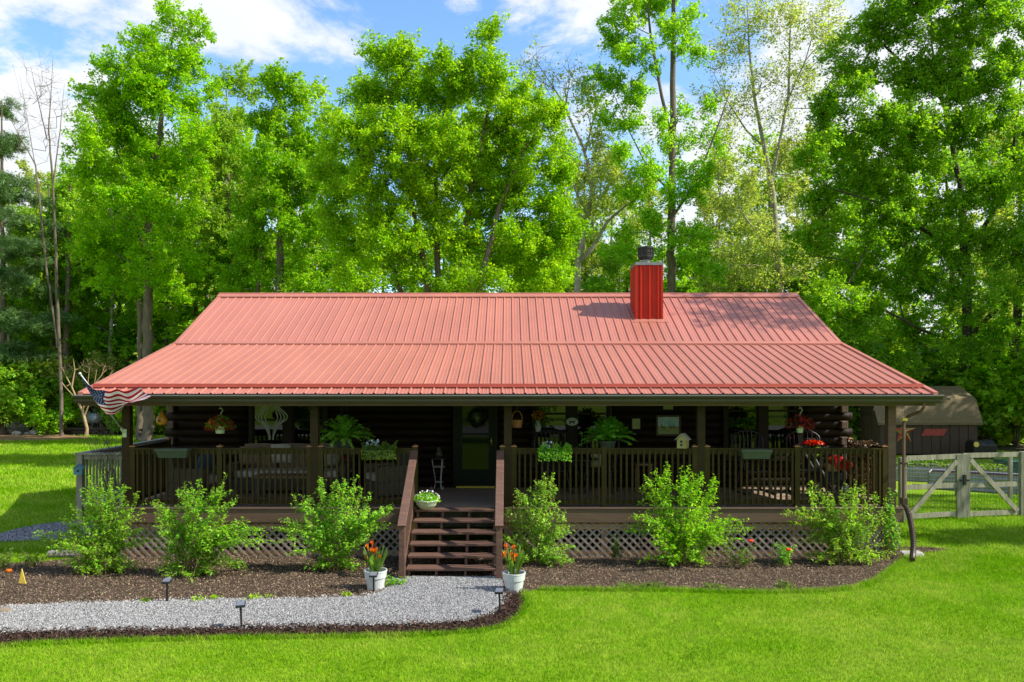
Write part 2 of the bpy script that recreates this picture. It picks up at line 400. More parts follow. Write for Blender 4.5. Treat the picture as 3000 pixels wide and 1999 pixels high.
def sheet(name, poly, z, m, kind='structure'):
    o = MB().add([(x, y, z) for x, y in poly], [tuple(range(len(poly)))]).build(name, m); return tag(o, kind=kind)
gm = MB(); gm.add([(-400,-300,0),(400,-300,0),(400,700,0),(-400,700,0)], [(0,1,2,3)])
tag(gm.build('ground', lawnm), kind='structure')
# forest floor beyond the lawn
ff = [(-120,44),(-40,42.5),(-22,41.5),(-17,41),(-9,41),(-6,36),(6,33),(12,35),(20,33.5),(24,25),(40,22),(150,20),(150,300),(-150,300)]
sheet('forest_ground', smooth_poly(ff, 0.2, 5, 3), 0.006, forestm)
dirt_poly = smooth_poly([(-29,42.4),(-27.5,39.4),(-25,38.2),(-22.4,38.6),(-20.8,39.9),(-21.5,41.0),(-25,43.2)], .15, 6, 4)
sheet('dirt_patch', dirt_poly, 0.010, dirtm)
sheet('driveway', [(-120,-19),(120,-19),(120,-10),(-120,-10)], 0.005, asph)

pathtop = [(-700,1450),(-60,1412),(0,1398),(150,1391),(300,1386),(500,1381),(700,1379),(800,1376),(850,1371),(893,1352),(915,1330)]
pathbot = [(1150,1326),(1158,1362),(1146,1398),(1112,1420),(1050,1431),(900,1437),(720,1441),(550,1444),(300,1449),(100,1453),(-60,1458),(-700,1490)]
mulchbot = [(-700,1526),(-60,1492),(100,1481),(300,1474),(550,1468),(800,1465),(1000,1460),(1110,1452),(1170,1436),(1198,1412),(1206,1385),(1204,1362)]
bedright = [(1240,1356),(1400,1358),(1540,1358),(1660,1362),(1790,1363),(1880,1361),(1960,1354),(2015,1336),(2055,1308),(2085,1282),(2078,1268)]
path_poly = smooth_poly([G(*p) for p in pathtop]+[(-1.62,12.0),(-0.1,12.0)]+[G(*p) for p in pathbot], 0.012, 6, 5)
strip_poly = smooth_poly([G(*p) for p in mulchbot[:-1]]+[G(*p) for p in [(1203,1360),(1165,1330)]]+[G(*p) for p in pathbot], 0.02, 6, 6)
strip_poly = smooth_poly([G(*p) for p in mulchbot]+[G(1170,1318)]+[G(*p) for p in pathbot], 0.012, 6, 6)
bed_poly = smooth_poly([G(*p) for p in bedright]+[(6.9,13.6),(6.6,14.2),(-6.6,14.2),(-7.0,13.7)]+[G(*p) for p in [(150,1287),(60,1293),(-60,1300),(-700,1330)]]+[G(-700,1456),G(-60,1420),G(300,1395),G(700,1392),G(900,1370),G(1000,1345),G(1100,1345),G(1200,1362)], 0.025, 6, 7)
sheet('mulch_bed', bed_poly, 0.008, mulchm)
sheet('mulch_border', strip_poly, 0.013, dmulchm)
sheet('gravel_path', path_poly, 0.018, gravelm)
side_gravel = smooth_poly([G(*p) for p in [(-40,1245),(20,1224),(90,1209),(160,1202),(235,1203),(250,1225),(235,1240),(100,1243)]], 0.02, 6, 8)
sheet('side_gravel', side_gravel, 0.010, gravelm)
yard_gravel = smooth_poly([(13.2,20.6),(14.5,19.6),(17.5,19.8),(19,22),(18.5,25),(15,26),(13,24)], .1, 6, 9)
sheet('yard_gravel', yard_gravel, 0.010, gravelm)

def scatter(poly, n, r):
    p = np.array(poly); lo, hi = p.min(0), p.max(0)
    xy = lo+(hi-lo)*r.random((int(n), 2)); return xy[inpoly(xy[:,0], xy[:,1], poly)]
def visible_clip(xy, ymin=7.3): return xy[(xy[:,1] > ymin) & (np.abs(xy[:,0]) < 0.85*xy[:,1]+0.5)]
def stones(name, poly, n, size, z, m, seed):
    r = np.random.default_rng(seed); xy = visible_clip(scatter(poly, n, r)); k = len(xy)
    s = size*(0.5+r.random(k)**1.5*1.0)
    base = np.array([[1,0,0],[-.5,.87,0],[-.5,-.87,0],[0,0,.8]], float)
    a = r.random(k)*6.28; ca, sa = np.cos(a), np.sin(a)
    P = base[None]*(0.75+0.5*r.random((k,4,1))); x = P[...,0]*ca[:,None]-P[...,1]*sa[:,None]; y = P[...,0]*sa[:,None]+P[...,1]*ca[:,None]
    P = np.stack([x, y, P[...,2]+(r.random((k,4))-.3)*.5], -1)*s[:,None,None]
    P[...,0] += xy[:,0,None]; P[...,1] += xy[:,1,None]; P[...,2] += z
    V = P[:, [[0,1,3],[1,2,3],[2,0,3]]].reshape(-1,3)
    o = np_mesh(name, V, 3, m); tag(o, kind='stuff'); return o
pebm = mat('pebble', (0.27,0.266,0.26), 0.9, island=0.75)
stones('path_gravel', path_poly, 300000, 0.0095, 0.02, pebm, 11)
stones('side_path_gravel', side_gravel, 22000, 0.024, 0.012, pebm, 12)
stones('yard_gravel_stones', yard_gravel, 7000, 0.05, 0.012, pebm, 13)
def chips(name, poly, n, L, Wd, z, m, seed, ex=None, hgt=0.02):
    r = np.random.default_rng(seed); xy = visible_clip(scatter(poly, n, r))
    if ex is not None: xy = xy[~inpoly(xy[:,0], xy[:,1], ex)]
    pos = np.column_stack([xy, z+hgt*r.random(len(xy))]); nr = r.normal(size=(len(xy),3))*.55; nr[:,2] = 1
    tag(np_mesh(name, leaves(pos, L, Wd, r, nrm=nr), 4, m), kind='stuff')
chipm = mat('bark_chip', (0.225,0.158,0.100), 0.9, island=0.9)
dchipm = mat('fresh_chip', (0.06,0.032,0.02), 0.9, island=0.6)
chips('mulch_chips', bed_poly, 200000, 0.028, 0.008, 0.012, chipm, 21, path_poly)
chips('border_chips', strip_poly, 60000, 0.05, 0.014, 0.02, dchipm, 22, path_poly, hgt=0.05)

# grass blades
def blades(name, poly, n, h, w, seed, holes, m=None, noise=0.0):
    r = np.random.default_rng(seed); xy = scatter(poly, n, r)
    xy = xy[np.abs(xy[:,0]) < 0.95*xy[:,1]+1.0]
    for q in holes: xy = xy[~inpoly(xy[:,0], xy[:,1], q)]
    k = len(xy); a = r.random(k)*6.28; hh = h*(0.5+0.8*r.random(k)); ww = w*(0.7+0.6*r.random(k))
    lean = r.normal(size=(k,2))*0.45*hh[:,None]
    p = np.column_stack([xy, np.zeros(k)]); t = np.column_stack([np.cos(a)*ww/2, np.sin(a)*ww/2, np.zeros(k)])
    top = p+np.column_stack([lean, hh])
    V = np.stack([p-t, p+t, top], 1).reshape(-1,3)
    tag(np_mesh(name, V, 3, m or M['blade']), kind='stuff')
beds = [bed_poly, strip_poly, path_poly, side_gravel, yard_gravel, dirt_poly]
def along(pts, n, sd, r):
    p = np.array([G(*q) for q in pts]); d = np.linalg.norm(np.diff(p, axis=0), axis=1); c = np.concatenate([[0], np.cumsum(d)]); t = r.random(n)*c[-1]
    return np.column_stack([np.interp(t, c, p[:,0]), np.interp(t, c, p[:,1])])+r.normal(size=(n,2))*sd
def loose_blades(name, pts, n, sd, h, seed):
    r = np.random.default_rng(seed); xy = along(pts, n, sd, r)+np.array([0,-.015]); k = len(xy); a = r.random(k)*6.28; hh = h*(.5+.8*r.random(k))
    p = np.column_stack([xy, np.zeros(k)+.005]); t = np.column_stack([np.cos(a), np.sin(a), np.zeros(k)])*.0035; top = p+np.column_stack([r.normal(size=(k,2))*.5*hh[:,None], hh])
    tag(np_mesh(name, np.stack([p-t,p+t,top],1).reshape(-1,3), 3, M['blade']), kind='stuff')
loose_blades('border_edge_grass', mulchbot, 9000, .022, .06, 36)
loose_blades('bed_edge_grass', bedright, 9000, .03, .065, 37)
def loose_stones(name, pts, n, sd, seed):
    r = np.random.default_rng(seed); xy = along(pts, n, sd, r); k = len(xy); s_ = .011*(.5+r.random(k)); q = r.random((k,4,1))*.5+.75
    base = np.array([[1,0,0],[-.5,.87,0],[-.5,-.87,0],[0,0,.9]]); P = base[None]*q*s_[:,None,None]; P[...,0] += xy[:,0,None]; P[...,1] += xy[:,1,None]; P[...,2] += .024
    tag(np_mesh(name, P[:, [[0,1,3],[1,2,3],[2,0,3]]].reshape(-1,3), 3, pebm), kind='stuff')
loose_stones('stray_gravel', pathbot, 2600, .045, 38)
loose_stones('stray_bed_gravel', pathtop, 2200, .06, 39)
blades('near_lawn_grass', [(-9,6.4),(9.2,6.4),(12.5,13.0),(7.5,14),(-11,14)], 800000, 0.038, 0.0068, 31, beds)
blades('right_lawn_grass', [(6.6,12.2),(8,12),(12.5,12),(17,17.6),(19,20.5),(8.4,20.5),(7.1,16)], 150000, 0.055, 0.013, 32, beds)
blades('left_lawn_grass', [(-14,12.3),(-6.7,12.6),(-6.8,16),(-9,21),(-20,25),(-22,18)], 130000, 0.06, 0.016, 33, beds)
blades('far_lawn_grass', [(-24,19),(-8,20),(-7,41),(-12,42),(-34,42)], 130000, 0.09, 0.03, 34, beds)

# ------------------------------------------------------------------ the log cabin
DZ = 0.83; YP = 13.43; YW = 15.85; YE = 13.08; YB = 16.90; YR = 19.46
ZE = CAMZ-0.245; ZB = CAMZ+0.755; ZR = CAMZ+2.02
XR0, XR1 = -7.01, 6.98
def xo(o, Y): return (o-1491)*Y/FPX
house = thing('log_cabin', (0, YP, 0), 'dark brown log cabin with red metal roof and full width front porch', 'log cabin')

# walls of stacked logs
zt = ZE+0.262*(YW-YE)-0.06
def log(mb, x0, x1, y, z, r, n=10, axis='x'):
    rr = random.Random(int(x0*77+z*991+y*13)); pts = []
    k = 6
    for i in range(k+1):
        t = x0+(x1-x0)*i/k
        pts.append((t, y, z+rr.uniform(-.004,.004)) if axis == 'x' else (y, t, z+rr.uniform(-.004,.004)))
    mb.tube(pts, [r*(1+rr.uniform(-.025,.025)) for _ in pts], n)
w = MB(); hgt = 0.158; nlog = int((zt-DZ+.02)/hgt)-1
doorx = (-1.10, -0.22)
wins = [(xo(727,15.8), xo(958.5,15.8), 1.05), (xo(1558,15.8), xo(1793,15.8), 1.30), (xo(2121,15.8), xo(2352,15.8), 1.42)]
wtop = zt-0.20
for i in range(nlog+1):
    z = DZ-0.10+i*hgt+hgt/2
    ext = 0.17 if i % 2 else 0.03
    gaps = []
    if z < wtop: gaps.append(doorx)
    for a, b, zb in wins:
        if zb < z < wtop: gaps.append((a, b))
    x = -6.63-ext
    for a, b in sorted(gaps)+[(6.63+ext, None)]:
        if a > x: log(w, x, a, YW+.085, z, hgt*.56)
        x = b
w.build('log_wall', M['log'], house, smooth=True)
w = MB()
for i in range(nlog+1):      # butts of the side wall logs show at both corners
    z = DZ-0.10+i*hgt+hgt/2
    if i % 2 == 0:
        for x in (-6.66, 6.60):
            w = MB(); w.box(x-.065, x+.065, YW-.10, YW+.2, z-hgt*.47, z+hgt*.47); w.build('log_butt', M['logend'], house, bevel=.012)
for sx_ in (-1, 1):
    w = MB()
    for i in range(nlog+1):
        z = DZ-0.10+i*hgt
        log(w, YW+.2, 23.0, sx_*6.61, z, hgt*.56, axis='y')
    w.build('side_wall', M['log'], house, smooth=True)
w = MB(); w.box(-6.6, 6.6, YW+.13, YW+.16, DZ, zt-.06); w.build('wall_core', M['dark'], house); w = MB(); w.box(-6.6,6.6,22.9,23.05,0.1,ZE+.8); w.build('back_wall', M['dark'], house)
w = MB(); w.box(-6.6,6.6,YW+.3,22.88,0,DZ-.12)
w.build('foundation', M['stone'], house)
for x in (-6.6, 6.52):
    w = MB(); w.prism([(YE+.4, ZE+.02), (YB, ZB-.06), (YR, ZR-.06), (23.3, ZR-.06-(23.3-YR)*.494), (23.3, zt-.3), (YW, zt-.05), (YW, zt-.05)], 'x', x, x+.08); w.build('gable_board', M['brownx'], house)

# roof: ribbed sheets
def ribs(x0, x1, pitch=0.19):
    out = [(x0, 0.0)]; x = x0+.06
    while x < x1-.06:
        out += [(x-.018, 0), (x-.007, .021), (x+.007, .021), (x+.018, 0)]
        for k in (1/3, 2/3):
            c = x+pitch*k
            if c+.02 < x1-.03: out += [(c-.014, 0), (c, .0045), (c+.014, 0)]
        x += pitch
    return out+[(x1, 0.0)]
prof = ribs(XR0, XR1)
rm = MB()
def rib_sheet(mb, y0, z0, y1, z1, off=0.0, rows=1):
    ny, nz_ = -(z1-z0), (y1-y0); l = math.hypot(ny, nz_); ny /= l; nz_ /= l
    vs = []; K = len(prof)
    for j in range(rows+1):
        t = j/rows; y, z = y0+(y1-y0)*t, z0+(z1-z0)*t
        vs += [(x, y+ny*(h+off), z+nz_*(h+off)) for x, h in prof]
    fs = [(j*K+i, j*K+i+1, (j+1)*K+i+1, (j+1)*K+i) for j in range(rows) for i in range(K-1)]
    mb.add(vs, fs)
rib_sheet(rm, YE, ZE, YB+.05, ZB+.012)
rib_sheet(rm, YB-.02, ZB+.02, YR, ZR)
rm.add([(XR0,YR,ZR),(XR1,YR,ZR),(XR1,23.5,ZR-(23.5-YR)*.494),(XR0,23.5,ZR-(23.5-YR)*.494)], [(0,1,2,3)])
roof = rm.build('roof', M['roof'], house)
u = MB()     # deck under the sheets
for (ya, za, yb, zb) in ((YE+.02, ZE-.012, YB, ZB-.012), (YB, ZB-.012, YR, ZR-.012), (YR, ZR-.012, 23.45, ZR-(23.45-YR)*.494-.012)):
    u.add([(XR0+.03,ya,za),(XR1-.03,ya,za),(XR1-.03,yb,zb),(XR0+.03,yb,zb),(XR0+.03,ya,za-.09),(XR1-.03,ya,za-.09),(XR1-.03,yb,zb-.09),(XR0+.03,yb,zb-.09)],
          [(0,1,2,3),(7,6,5,4),(0,4,5,1),(1,5,6,2),(2,6,7,3),(3,7,4,0)])
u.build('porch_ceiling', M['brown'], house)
for x0, x1 in ((XR0-.015, XR0+.06), (XR1-.06, XR1+.015)):
    t = MB()
    for (ya, za, yb, zb) in ((YE-.01, ZE, YB, ZB), (YB, ZB+.01, YR, ZR), (YR, ZR, 23.5, ZR-(23.5-YR)*.494)):
        t.add([(x0,ya,za+.03),(x1,ya,za+.03),(x1,yb,zb+.03),(x0,yb,zb+.03),(x0,ya,za-.11),(x1,ya,za-.11),(x1,yb,zb-.11),(x0,yb,zb-.11)],
          [(0,1,2,3),(7,6,5,4),(0,4,5,1),(1,5,6,2),(2,6,7,3),(3,7,4,0)])
    t.build('rake_trim', M['roof'], roof)
t = MB(); c = .02
t.add([(XR0-.02,YR-.17,ZR-.084+.045),(XR1+.02,YR-.17,ZR-.084+.045),(XR1+.02,YR,ZR+.05),(XR0-.02,YR,ZR+.05),(XR1+.02,YR+.17,ZR-.084+.045),(XR0-.02,YR+.17,ZR-.084+.045),
       (XR0-.02,YR-.17,ZR-.084+.022),(XR1+.02,YR-.17,ZR-.084+.022)], [(0,1,2,3),(3,2,4,5),(6,7,1,0)])
t.tube([(XR0-.02,YR,ZR+.047),(XR1+.02,YR,ZR+.047)], .02, 8)
t.build('ridge_cap', M['roof'], roof)
t = MB()
t.add([(XR0,YB-.20,ZB-.050+.034),(XR1,YB-.20,ZB-.050+.034),(XR1,YB+.01,ZB+.045),(XR0,YB+.01,ZB+.045),(XR0,YB-.20,ZB-.046),(XR1,YB-.20,ZB-.046)], [(0,1,2,3),(4,5,1,0)])
t.build('transition_flashing', M['roof'], roof)
t = MB()     # snow rail near the eave
ys = YE+.30; zs = ZE+.30*.262
t.add([(XR0+.06,ys,zs+.024),(XR1-.06,ys,zs+.024),(XR1-.06,ys+.015,zs+.085),(XR0+.06,ys+.015,zs+.085),(XR0+.06,ys+.13,zs+.06),(XR1-.06,ys+.13,zs+.06)], [(0,1,2,3),(3,2,5,4)])
t.build('snow_rail', M['rooftrim'], roof)

# gutter, fascia, beam
g = MB(); gx0, gx1 = XR0-.06, XR1+.06
gy = YE-.07; gp = [(gy+.13, ZE-.03), (gy+.13, ZE-.155), (gy+.03, ZE-.155), (gy+.012, ZE-.12), (gy+.012,ZE-.09), (gy-.02, ZE-.055), (gy-.02, ZE-.03), (gy-.006, ZE-.03), (gy-.006,ZE-.05),(gy+.02, ZE-.08), (gy+.04, ZE-.14), (gy+.118, ZE-.14), (gy+.118, ZE-.03)]
g.prism(gp, 'x', gx0, gx1)
gut = g.build('gutter', M['gutter'], house)
g = MB(); g.box(gx0-.004, gx1+.004, gy-.026, gy+.035, ZE-.029, ZE-.018); g.build('gutter_lip', M['gutrim'], gut)
g = MB(); g.box(gx0+.05, gx1-.05, gy+.135, gy+.17, ZE-.20, ZE-.035); g.build('fascia', M['brownx'], house)
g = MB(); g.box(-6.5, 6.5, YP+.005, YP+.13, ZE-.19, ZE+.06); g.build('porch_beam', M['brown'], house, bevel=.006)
for x in (-6.5, 6.42):
    g = MB(); g.box(x, x+.09, YP+.13, YW, ZE-.16, ZE+.04); g.build('side_beam', M['brown'], house)

# porch posts
PX = [xo(368,YP), xo(920,YP), xo(1488,YP), xo(2055,YP), xo(2614,YP)]
for x in PX:
    g = MB(); g.box(x-.066, x+.066, YP, YP+.13, DZ, ZE-.19); g.build('porch_post', M['brownx'] if x > 6 else M['brown'], house, bevel=.006)  # right corner post gets a lighter brown that paints in its sunlight
# deck
g = MB(); yy = YP-.06
while yy < YW: g.box(-6.57, 6.57, yy, yy+.132, DZ-.028, DZ); yy += .138
g.build('porch_deck', M['deck'], house)
g = MB(); g.box(-6.57, -1.66, YP-.085, YP-.045, DZ-.245, DZ-.022); g.box(-.08, 6.57, YP-.085, YP-.045, DZ-.245, DZ-.022)
g.box(-6.57,-6.53,YP-.045,YW,DZ-.245,DZ-.03); g.box(6.53,6.57,YP-.045,YW,DZ-.245,DZ-.03)
g.box(-6.57, -1.66, YP-.10, YP-.06, DZ-.021, DZ+.004); g.box(-.08, 6.57, YP-.10, YP-.06, DZ-.021, DZ+.004)
g.build('rim_board', M['rim'], house, bevel=.005)
g = MB()
for i in range(9): g.box(-6.45+i*1.6, -6.36+i*1.6, YP+.02, YP+.11, 0, DZ-.25)
g.box(-6.5,-1.7,YP+.0,YP+.04,.02,.11); g.box(-.1,6.5,YP+.0,YP+.04,.02,.11); g.box(-6.5,-1.7,YP,YP+.04,.46,.55); g.box(-.1,6.5,YP,YP+.04,.46,.55)
g.build('skirt_frame', M['pine'], house)
# lattice skirt
def lattice(x0, x1, y, z0, z1, axis='x'):
    mb = MB(); wd = .037; p = .136; H = z1-z0
    for sgn, yo in ((-1, 0.0), (1, .009)):
        k = x0-H
        while k < x1+H:
            pts = []
            for dx in (0, wd*1.414):      # strip edges from bottom to top, clipped to the panel
                a = k+dx
                pts.append(a)
            def clip(a):
                # line x = a + sgn*(z-z0)
                if sgn > 0: ts = (max(0, x0-a), min(H, x1-a))
                else: ts = (max(0, a-x1), min(H, a-x0))
                return ts
            (t0, t1), (s0, s1) = clip(pts[0]), clip(pts[1])
            if t1-t0 > .03 and s1-s0 > .03:
                q = [(pts[0]+sgn*t0, z0+t0), (pts[1]+sgn*s0, z0+s0), (pts[1]+sgn*s1, z0+s1), (pts[0]+sgn*t1, z0+t1)]
                if axis == 'x': mb.prism(q, 'y', y+yo, y+yo+.008)
                else: mb.prism(q, 'x', y+yo, y+yo+.008)
            k += p
    return mb
for (a, b) in ((-6.52,-4.08),(-4.07,-1.66),(-.08,2.2),(2.21,4.4),(4.41,6.52)):
    lattice(a, b, YP-.03, .0, .585).build('lattice_panel', M['lattice'], house)
lattice(YP, YW, 6.54, 0, .585, 'y').build('lattice_panel', M['lattice'], house)

# railings
nw = [387,642,905,939,1216,1472,1506,1770,2036,2073,2337,2594]; nx = [xo(v,YP) for v in nw]
bays = [(0,1),(1,2),(3,4),(6,7),(7,8),(9,10),(10,11)]
def newel(x, y, parent, cap=True):
    g = MB(); g.box(x-.043, x+.043, y-.043, y+.043, DZ, DZ+1.01); n = g.build('newel_post', M['rail'], parent, bevel=.004)
    if cap:
        g = MB(); g.box(x-.047,x+.047,y-.047,y+.047,DZ+1.01,DZ+1.022)
        g.add([(x-.045,y-.045,DZ+1.022),(x+.045,y-.045,DZ+1.022),(x+.045,y+.045,DZ+1.022),(x-.045,y+.045,DZ+1.022),(x,y,DZ+1.05)], [(0,1,4),(1,2,4),(2,3,4),(3,0,4)])
        g.build('post_cap', M['copper'], n)
    return n
for i in (0,1,2,3,4,5,6,7,8,9,10,11): newel(nx[i], YP+.045, house, cap=i not in (7,))
for a, b in bays:
    xa, xb = nx[a]+.043, nx[b]-.043
    g = MB(); g.box(xa, xb, YP+.02, YP+.055, DZ+.885, DZ+.965); g.box(xa, xb, YP+.005, YP+.095, DZ+.965, DZ+.985)
    g.box(xa, xb, YP+.02, YP+.055, DZ+.05, DZ+.12)
    rl = g.build('railing', M['rail'], house)
    n = max(1, round((xb-xa)/.0955))
    for k in range(n-0):
        x = xa+(k+.5)*(xb-xa)/n
        g = MB(); g.box(x-.0155, x+.0155, YP-.012, YP+.02, DZ+.045+random.uniform(-.006,.006), DZ+.955); g.build('baluster', M['rail'], rl)
for sgn in (-1, 1):
    x = sgn*6.44; y1 = 15.1
    g = MB(); g.box(x-.02, x+.02, YP+.09, y1, DZ+.885, DZ+.965); g.box(x-.045, x+.045, YP+.09, y1, DZ+.965, DZ+.985); g.box(x-.02, x+.02, YP+.09, y1, DZ+.05, DZ+.12)
    k = YP+.17
    while k < y1-.05: g.box(x-.016+.03*-sgn, x+.016+.03*-sgn, k-.016, k+.016, DZ+.045, DZ+.955); k += .1
    g.build('side_railing', M['brown'], house); newel(x, y1+.04, house)

# stairs
tread_y = [12.0,12.24,12.45,12.67,12.93,13.17]
st = MB()
for x in (-1.50,-1.09,-.655,-.235):     # stringers with notched backs
    pts = [(12.05,0.0)]
    for i, y in enumerate(tread_y):
        z = DZ*(i+1)/6-.036; pts += [(y+.035, z if i == 0 else z), ]
        pts += [((tread_y[i+1] if i < 5 else 13.36)+.035, z)]
    pts[0] = (12.035, 0.0)
    pts += [(13.39, DZ-.30), (12.35, 0.0)]
    st.prism(pts, 'x', x-.019, x+.019)
stairs = st.build('stairs', M['stair'], house)
for i, y in enumerate(tread_y):
    z = DZ*(i+1)/6; y2 = (tread_y[i+1]-.005 if i < 5 else YP-.07)+.035
    g = MB(); g.box(-1.545, -.19, y, min(y2, y+.29), z-.036, z+.001)
    g.build('tread', M['stair'], stairs, bevel=.006)
for sx_, xc in ((-1, -1.585), (1, -.145)):
    g = MB(); g.box(xc-.045, xc+.045, 11.86, 11.95, 0, .80); g.build('stair_post', M['stair'], stairs, bevel=.005)
    g = MB(); g.bar((xc, 11.83, .80), (xc, YP+.02, .80+1.6*.605), .125, .035); g.build('handrail', M['stair'], stairs, bevel=.006)
    g = MB()
    for k in range(13):
        y = 12.05+k*.105; zz = DZ*(y-11.8)/1.5
        g.box(xc-.016, xc+.016, y-.016, y+.016, max(.02, zz-.08), .785+(y-11.83)*.605)
    g.bar((xc,11.95,.10),(xc,13.36,.98),.035,.07)
    g.build('stair_balusters', M['stair'], stairs)

# storm door
DY = YW-.03
g = MB()
for (a, b, c_, d_) in ((-1.10,-1.02,DZ,wtop),(-.30,-.22,DZ,wtop),(-1.02,-.30,wtop-.08,wtop)): g.box(a, b, DY-.03, DY+.12, c_, d_)
door = g.build('storm_door', M['doorg'], house)
g = MB()
for (a, b, c_, d_) in ((-1.02,-.92,DZ+.04,wtop-.08),(-.40,-.30,DZ+.04,wtop-.08),(-.92,-.40,wtop-.2,wtop-.08),(-.92,-.40,DZ+.04,DZ+.36),(-.92,-.40,DZ+1.04,DZ+1.075)): g.box(a, b, DY-.01, DY+.03, c_, d_)
g.build('door_frame', M['doorg'], door)
g = MB(); g.box(-.92,-.40,DY+.005,DY+.012,DZ+.36,wtop-.2); g.build('glass', M['doorglass'], door)
g = MB(); g.box(-1.04,-.28,DY-.06,DY-.012,DZ+.002,DZ+.038); g.build('threshold', M['brass'], door)
g = MB(); g.tube([(-.345,DY-.012,DZ+.82),(-.345,DY-.045,DZ+.84),(-.345,DY-.045,DZ+.98),(-.345,DY-.012,DZ+1.0)], .011, 8); g.build('door_handle', M['brass'], door, smooth=True)
# windows
for (a, b, zb) in wins:
    g = MB(); mid = (a+b)/2; f = .075
    for (p, q, r0, r1) in ((a,a+f,zb,wtop),(b-f,b,zb,wtop),(mid-.09,mid+.09,zb,wtop)): g.box(p,q,YW-.03,YW+.12,r0,r1)
    g.box(a-.03,b+.03,YW-.05,YW+.12,zb-.06,zb); g.box(a,b,YW-.031,YW+.119,wtop,wtop+.08)
    wf = g.build('window', M['dark'], house)
    for (p, q) in ((a+f, mid-.09), (mid+.09, b-f)):
        g = MB(); g.box(p, q, YW+.02, YW+.03, zb, wtop); g.build('pane', M['glass'], wf)
        g = MB(); zm = zb+(wtop-zb)*.52; g.box(p, q, YW+.004, YW+.035, zm-.02, zm+.02)
        g.box(p,p+.03,YW+.005,YW+.035,zb,wtop); g.box(q-.03,q,YW+.005,YW+.035,zb,wtop); g.box(p,q,YW+.006,YW+.035,zb,zb+.035); g.build('sash', M['dark'], wf)

# chimney chase with ribbed metal
def rib_panel(mb, p, q, z0f, z1, outn, ribsx):
    """vertical ribbed panel from p to q (2-D), bottom z by function of t"""
    P, Q = Vector((*p,0)), Vector((*q,0)); L = (Q-P).length; d = (Q-P)/L; n = Vector((*outn,0))
    pr = [(0,0)]
    for i_, x in enumerate(ribsx):
        h_ = .034 if i_ % 2 == 0 else .012; w2 = .012 if i_ % 2 == 0 else .02; pr += [(x-.028,0),(x-w2,h_),(x+w2,h_),(x+.028,0)]
    pr.append((L,0)); vs = []
    for x, h in pr:
        w_ = P+d*x+n*h; vs += [(w_.x,w_.y,z0f(w_.y)),(w_.x,w_.y,z1)]
    mb.add(vs, [(2*i,2*i+2,2*i+3,2*i+1) for i in range(len(pr)-1)])
cx0, cx1, cy0, cy1 = 2.866, 3.436, 18.02, 18.80
roofz = lambda y: ZB+.494*(y-YB)-.05
ct = CAMZ+2.55
c_ = MB()
rib_panel(c_, (cx0,cy0), (cx1,cy0), roofz, ct, (0,-1), [.09,.185,.285,.38,.48])
rib_panel(c_, (cx0,cy1), (cx0,cy0), roofz, ct, (-1,0), [.08,.18,.28,.38,.48,.58,.68])
rib_panel(c_, (cx1,cy0), (cx1,cy1), roofz, ct, (1,0), [.08,.18,.28,.38,.48,.58,.68])
rib_panel(c_, (cx1,cy1), (cx0,cy1), roofz, ct, (0,1), [.1,.3,.48])
chim = c_.build('chimney', M['chim'], house)
g = MB()
for x, y in ((cx0,cy0),(cx1,cy0)): g.box(x-.024,x+.024,y-.026,y+.02,roofz(y),ct-.002)
g.build('corner_trim', M['chim'], chim)
g = MB(); g.box(cx0-.03,cx1+.03,cy0-.04,cy1+.03,ct-.002,ct+.065); g.build('chase_cap', M['steel'], chim, bevel=.004)
g = MB(); y = cy0-.012; g.add([(cx0-.10,y-.14,roofz(y-.14)+.085),(cx1+.12,y-.14,roofz(y-.14)+.085),(cx1+.06,y,roofz(y)+.09),(cx0-.03,y,roofz(y)+.09),(cx0-.10,y-.14,roofz(y-.14)+.05),(cx1+.12,y-.14,roofz(y-.14)+.05)], [(0,1,2,3),(4,5,1,0)])
g.build('chimney_flashing', M['roof'], chim)
for x0_, x1_ in ((cx0-.09, cx0-.004), (cx1+.004, cx1+.09)):
    g = MB(); ya, yb = cy0-.02, cy1+.12; up = .105
    g.add([(x0_,ya,roofz(ya)+.07),(x1_,ya,roofz(ya)+.07),(x1_,yb,roofz(yb)+.07),(x0_,yb,roofz(yb)+.07),(x0_,ya,roofz(ya)+.085),(x1_,ya,roofz(ya)+.085),(x1_,yb,roofz(yb)+.085),(x0_,yb,roofz(yb)+.085)], [(3,2,1,0),(4,5,6,7),(0,1,5,4),(1,2,6,5),(2,3,7,6),(3,0,4,7)])
    g.build('side_flashing', M['roof'], chim)
fc = ((cx0+cx1)/2-.01, (cy0+cy1)/2, ct+.065)
g = MB(); g.lathe(fc, [(.0,0),(.13,0),(.13,.02),(.10,.05),(.10,.14),(0,.14)], 20); g.build('flue_pipe', M['steel'], chim, smooth=False)
g = MB(); g.lathe((fc[0],fc[1],fc[2]+.11), [(0,0),(.12,0),(.155,.04),(.163,.05),(.163,.075),(.150,.076),(.150,.14),(.163,.141),(.163,.155),(.150,.156),(.150,.225),(.165,.226),(.165,.25),(.13,.265),(0,.268)], 24)
for k in range(12):
    a = k*math.pi/6; g.bar((fc[0]+.157*math.cos(a),fc[1]+.157*math.sin(a),fc[2]+.17),(fc[0]+.157*math.cos(a),fc[1]+.157*math.sin(a),fc[2]+.345),.012,.012)
g.v = [(fc[0]+(v[0]-fc[0])*1.12, fc[1]+(v[1]-fc[1])*1.12, fc[2]+.1+(v[2]-fc[2]-.1)*1.12) for v in g.v]
g.build('vent_cap', M['darksteel'], chim)

